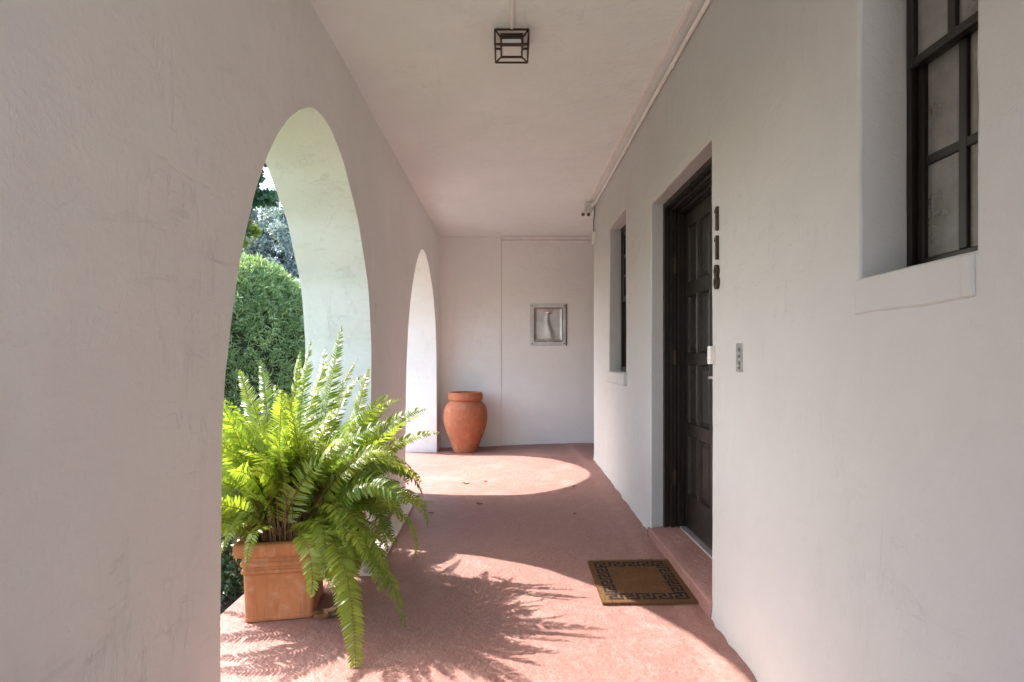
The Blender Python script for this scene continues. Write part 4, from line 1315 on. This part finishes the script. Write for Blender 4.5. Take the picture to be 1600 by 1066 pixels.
def hedge(c, rx, ry, rz, zb, n, label):
    """clipped dome of narrow leaves over a dark twiggy core"""
    o = empty('hedge', (c[0], c[1], zb))
    r = random.Random(3)
    core = MB(); K = 20
    def sh(th, t):                                       # t 0 (foot) to 1 (top)
        h = zb + (c[2]+rz-zb)*t
        q = 1.0 if t < .5 else max(0.0, 1-((t-.5)/.5)**2.4)**.5
        q *= (.93+.07*sstep(0,.3,t))
        lump = 1+.05*noise.noise(Vector((math.cos(th)*1.6, math.sin(th)*1.6, t*3)))+.035*noise.noise(Vector((math.cos(th)*5, math.sin(th)*5, t*9)))
        return Vector((c[0]+rx*q*lump*math.cos(th), c[1]+ry*q*lump*math.sin(th), h))
    A = [[core.vert(tuple(Vector((c[0],c[1],0))*.07 + sh(2*PI*i/32, j/K)*.93 + Vector((0,0,-.04)))) for i in range(32)] for j in range(K+1)]
    for j in range(K):
        for i in range(32): core.face(A[j][i], A[j][(i+1)%32], A[j+1][(i+1)%32], A[j+1][i])
    core.build('twig_core', M['hedge_core'], o, smooth=60)
    m = MB()
    for _ in range(n):
        th = r.uniform(0, 2*PI); t = 1-(1-r.random())**1.0
        t = r.random() if r.random() < .75 else r.uniform(.6, 1)
        p = sh(th, t); e = .01
        n1 = (sh(th+.02, t)-sh(th-.02, t)).cross(sh(th, min(1,t+.01))-sh(th, t-.012))
        if n1.length < 1e-8: n1 = Vector((0,0,1))
        n1.normalize()
        if n1.dot(p-Vector((c[0],c[1],c[2]))) < 0: n1 = -n1
        p = p - n1*r.uniform(.0,.16)*r.random()
        ax = (n1*1.0+rnd_dir(r)*.7+Vector((0,0,.35))).normalized()
        stray = .0 if r.random() > .06 else r.uniform(.03,.12)
        p = p + ax*stray
        for k in range(7):
            d = (ax*.8+rnd_dir(r)).normalized()
            leaf_quad(m, p + ax*.012*k, d, rnd_dir(r), r.uniform(.08,.135), .019)
    m.build('leaves', M['hedge'], o)
    tag(o, label, 'hedge'); return o
hc = at(372, 562, 9.0)
hedge((hc.x, hc.y, 0.35), 1.18, 1.15, 1.27, -1.42, 9000, 'clipped dome shaped green hedge beyond the first arch')

def tree(name, base, height, crown, blobs, nleaf, L, W, leafmat, label, trunk_r=.16, lean=(0,0)):
    o = empty(name, base)
    r = random.Random(int(abs(base[0])*100)+nleaf)
    t = MB()
    top = Vector((base[0]+lean[0], base[1]+lean[1], base[2]+height))
    pts = [Vector(base).lerp(top, k/6)+Vector((r.uniform(-.1,.1), r.uniform(-.1,.1), 0))*(1 if k else 0) for k in range(7)]
    t.tube(pts, [trunk_r*(1-.10*k) for k in range(7)], 10)
    m = MB()
    for (cx, cy, cz, rr) in blobs:
        c = Vector((cx, cy, cz))
        s = pts[min(6, 3+r.randrange(4))]
        mid = s.lerp(c, .5)+Vector((0,0,-.05*rr))
        t.tube([s, mid, c], [trunk_r*.42, trunk_r*.26, trunk_r*.08], 6)
        for k in range(5):
            e = c + rnd_dir(r)*rr*.8
            t.tube([c.lerp(s,.25), c.lerp(e,.5)+rnd_dir(r)*.05*rr, e], [trunk_r*.14, trunk_r*.09, .012], 5)
        clumps = [c + rnd_dir(r)*rr*(r.random()**.45) for _ in range(max(6, int(nleaf/260)))]
        for _ in range(nleaf):
            q = r.choice(clumps) + rnd_dir(r)*rr*.30*r.random()**.6
            d = (rnd_dir(r)+Vector((0,0,-.25))).normalized()
            leaf_quad(m, q, d, rnd_dir(r), L*r.uniform(.7,1.25), W*r.uniform(.7,1.2))
    t.build('trunk', M['bark'], o, smooth=50)
    m.build('crown', leafmat, o)
    tag(o, label, 'tree'); return o
# silver tree behind the white building
bl = []
for px, py, Y, rr in ((405,345,40,2.2),(440,330,41,2.4),(420,390,39,2.4),(455,385,40,2.6),(470,350,42,2.4),(400,425,39,2.2),(440,425,39,2.3),(480,430,41,2.4),(380,380,41,2.2),(500,390,43,2.6),(360,430,41,2.3)):
    p = at(px, py, Y); bl.append((p.x, p.y, p.z, rr))
pb = at(440, 562, 40.5)
tree('silver_tree', (pb.x, pb.y, -1.42), 8.5, None, bl, 3600, .30, .13, M['leaf_silver'], 'silvery blue grey tree rising behind the white building', .35)
# dark broadleaf branches overhead
bl = []
for px, py, Y, rr in ((402,262,12,.42),(398,300,12,.50),(385,345,12,.45),(350,290,12.3,.9),(310,330,12.5,1.0),(335,240,12.4,1.0),(418,235,11.9,.45)):
    p = at(px, py, Y); bl.append((p.x, p.y, p.z, rr))
pb = at(300, 562, 12.4)
tree('broadleaf_tree', (pb.x, pb.y, -1.42), 4.2, None, bl, 620, .17, .085, M['leaf_dark'], 'dark green broadleaf tree whose branches hang at the arch top', .15)
bl = []
for px, py, Y, rr in ((374,400,17,.75),(355,360,17.3,.9),(345,430,17,.9),(384,340,17.4,.5)):
    p = at(px, py, Y); bl.append((p.x, p.y, p.z, rr))
pb = at(352, 562, 17.2)
tree('yellow_tree', (pb.x, pb.y, -1.42), 4.6, None, bl, 1500, .14, .07, M['leaf_yellow'], 'yellow green leafy tree just above the hedge, at its left', .13)

def shrub(x, y, rr, hh, n, label, L=.06, W=.032):
    o = empty('shrub', (x, y, -1.42)); r = random.Random(int(x*-100+y*10))
    t = MB(); m = MB()
    for k in range(14):
        a = r.uniform(0, 2*PI); tip = Vector((x+math.cos(a)*rr*r.uniform(.2,.9), y+math.sin(a)*rr*r.uniform(.2,.9), -1.42+hh*r.uniform(.55,1)))
        t.tube([(x+math.cos(a)*.05, y+math.sin(a)*.05, -1.43), Vector((x,y,-1.42)).lerp(tip,.5)+Vector((0,0,.05)), tip], [.010,.007,.003], 5)
    for _ in range(n):
        v = rnd_dir(r); q = r.random()**.33
        p = Vector((x+v.x*rr*q, y+v.y*rr*q, -1.42+hh*(.5+.5*v.z*q)))
        leaf_quad(m, p, (v+rnd_dir(r)*.9+Vector((0,0,.2))).normalized(), rnd_dir(r), L*r.uniform(.7,1.2), W)
    t.build('stems', M['bark'], o); m.build('leaves', M['leaf_shrub'], o)
    tag(o, label, 'shrub', 'low shrubs outside the first arch')
shrub(-1.80, 3.25, .40, .72, 2600, 'low dark glossy shrub just outside the slab, left of the front planter')
shrub(-2.25, 4.15, .52, .85, 2600, 'dark shrub outside the arch, second from the front planter')
shrub(-2.95, 5.3, .6, .95, 2400, 'dark shrub outside the arch, closest to the clipped hedge')

bd = MB()
kx = breaks([-4.2, -1.36], .2); ky = breaks([2.2, 11], .3)
A = [[bd.vert((x, y, -1.405+.02*noise.noise(Vector((x*2, y*2, 0)))) ) for y in ky] for x in kx]
for i in range(len(kx)-1):
    for j in range(len(ky)-1): bd.face(A[i][j], A[i+1][j], A[i+1][j+1], A[i][j+1])
tag(bd.build('planting_bed', M['soil_bed'], smooth=60), kind='structure')

M['concrete'] = simple('bounce_concrete', (0.55, 0.53, 0.49), 0.85, 0, 0.12, 1.5, 0.4, 40)
pt = MB()  # unseen pale paving, added to bounce sunlight up to the ceiling
for (x0, x1, y0, y1) in ((-2.1, -1.37, 5.4, 8.5), (-4.0, 4.0, -14.0, -3.13)):
    kx = breaks([x0, x1], .5); ky = breaks([y0, y1], .5)
    A = [[pt.vert((x, y, -1.372+.004*noise.noise(Vector((x, y, 0))))) for y in ky] for x in kx]
    for i in range(len(kx)-1):
        for j in range(len(ky)-1): pt.face(A[i][j], A[i+1][j], A[i+1][j+1], A[i][j+1])
tag(pt.build('path', M['concrete'], smooth=60), kind='structure')

# neighbouring white building
nb = empty('neighbour_building', (-14.2, 33.5, -1.42))
x0, x1, y0, y1, z1 = -19.0, -9.2, 31.0, 37.0, 4.55
b = MB(); b.box((x0, y0, -1.45), (x1, y1, z1-.25)); b.build('wall', M['house_white'], nb)
b = MB(); b.box((x0-.35, y0-.35, z1-.34), (x1+.35, y1+.35, z1-.02)); b.build('fascia', M['house_white'], nb, bevel=.02)
b = MB(); b.box((x0-.3, y0-.3, z1-.015), (x1+.3, y1+.3, z1+.06)); b.build('roof', M['roof_grey'], nb)
for k in range(4):
    xx_ = x0+1.2+k*2.4
    b = MB()
    for q in ((0,0,.08,1.3),(1.02,0,1.1,1.3),(.08,0,1.02,.08),(.08,1.22,1.02,1.3),(.51,.08,.59,1.22)):
        b.box((xx_+q[0], y0-.05, 1.4+q[1]), (xx_+q[2], y0+.02, 1.4+q[3]))
    wq = b.build('window', M['white_paint'], nb)
    b = MB(); b.box((xx_+.04, y0-.02, 1.44), (xx_+1.06, y0-.01, 2.66)); b.build('pane', M['steel_dark'], wq)
tag(nb, 'white flat roofed building far beyond the clipped hedge', 'building')

# ------------------------------------------------------------------ light, sky, camera
w = bpy.data.worlds.new('World'); scn.world = w; w.use_nodes = True
nt = w.node_tree
bg = nt.nodes['Background']
sky = nt.nodes.new('ShaderNodeTexSky'); sky.sky_type = 'NISHITA'; sky.sun_disc = False
sd = Vector((1.0, -0.34, -1.065)).normalized()          # direction the sunlight travels
elev = math.asin(-sd.z); azim = math.atan2(-sd.x, -sd.y)  # azimuth of the sun, from +Y towards +X
sky.sun_elevation = elev; sky.sun_rotation = azim
sky.air_density = 1.0; sky.dust_density = 2.0; sky.ozone_density = 1.0
nt.links.new(sky.outputs[0], bg.inputs['Color']); bg.inputs['Strength'].default_value = 0.15
sun = bpy.data.lights.new('sun', 'SUN'); sun.energy = 2.5; sun.angle = math.radians(0.53); sun.color = (1.0, 0.965, 0.915)
so = bpy.data.objects.new('sun', sun); col.objects.link(so)
so.rotation_euler = sd.to_track_quat('-Z', 'Y').to_euler(); so.location = (-6, 5, 8)

cam = bpy.data.cameras.new('camera'); co = bpy.data.objects.new('camera', cam); col.objects.link(co)
co.location = (0, 0, 0); co.rotation_euler = (PI/2, 0, 0)
cam.sensor_width = 36; cam.lens = 36*F/1600
cam.shift_x = (800-VX)/1600; cam.shift_y = (VY-533)/1600
cam.clip_start = 0.05; cam.clip_end = 2000
scn.camera = co

scn.view_settings.view_transform = 'Standard'; scn.view_settings.look = 'None'
scn.view_settings.exposure = 2.54; scn.view_settings.gamma = 1
cy_ = scn.cycles
cy_.max_bounces = 14; cy_.diffuse_bounces = 8; cy_.glossy_bounces = 4; cy_.transmission_bounces = 6; cy_.transparent_max_bounces = 12
cy_.use_denoising = True
try: cy_.denoiser = 'OPENIMAGEDENOISE'
except Exception: pass
cy_.sample_clamp_indirect = 6
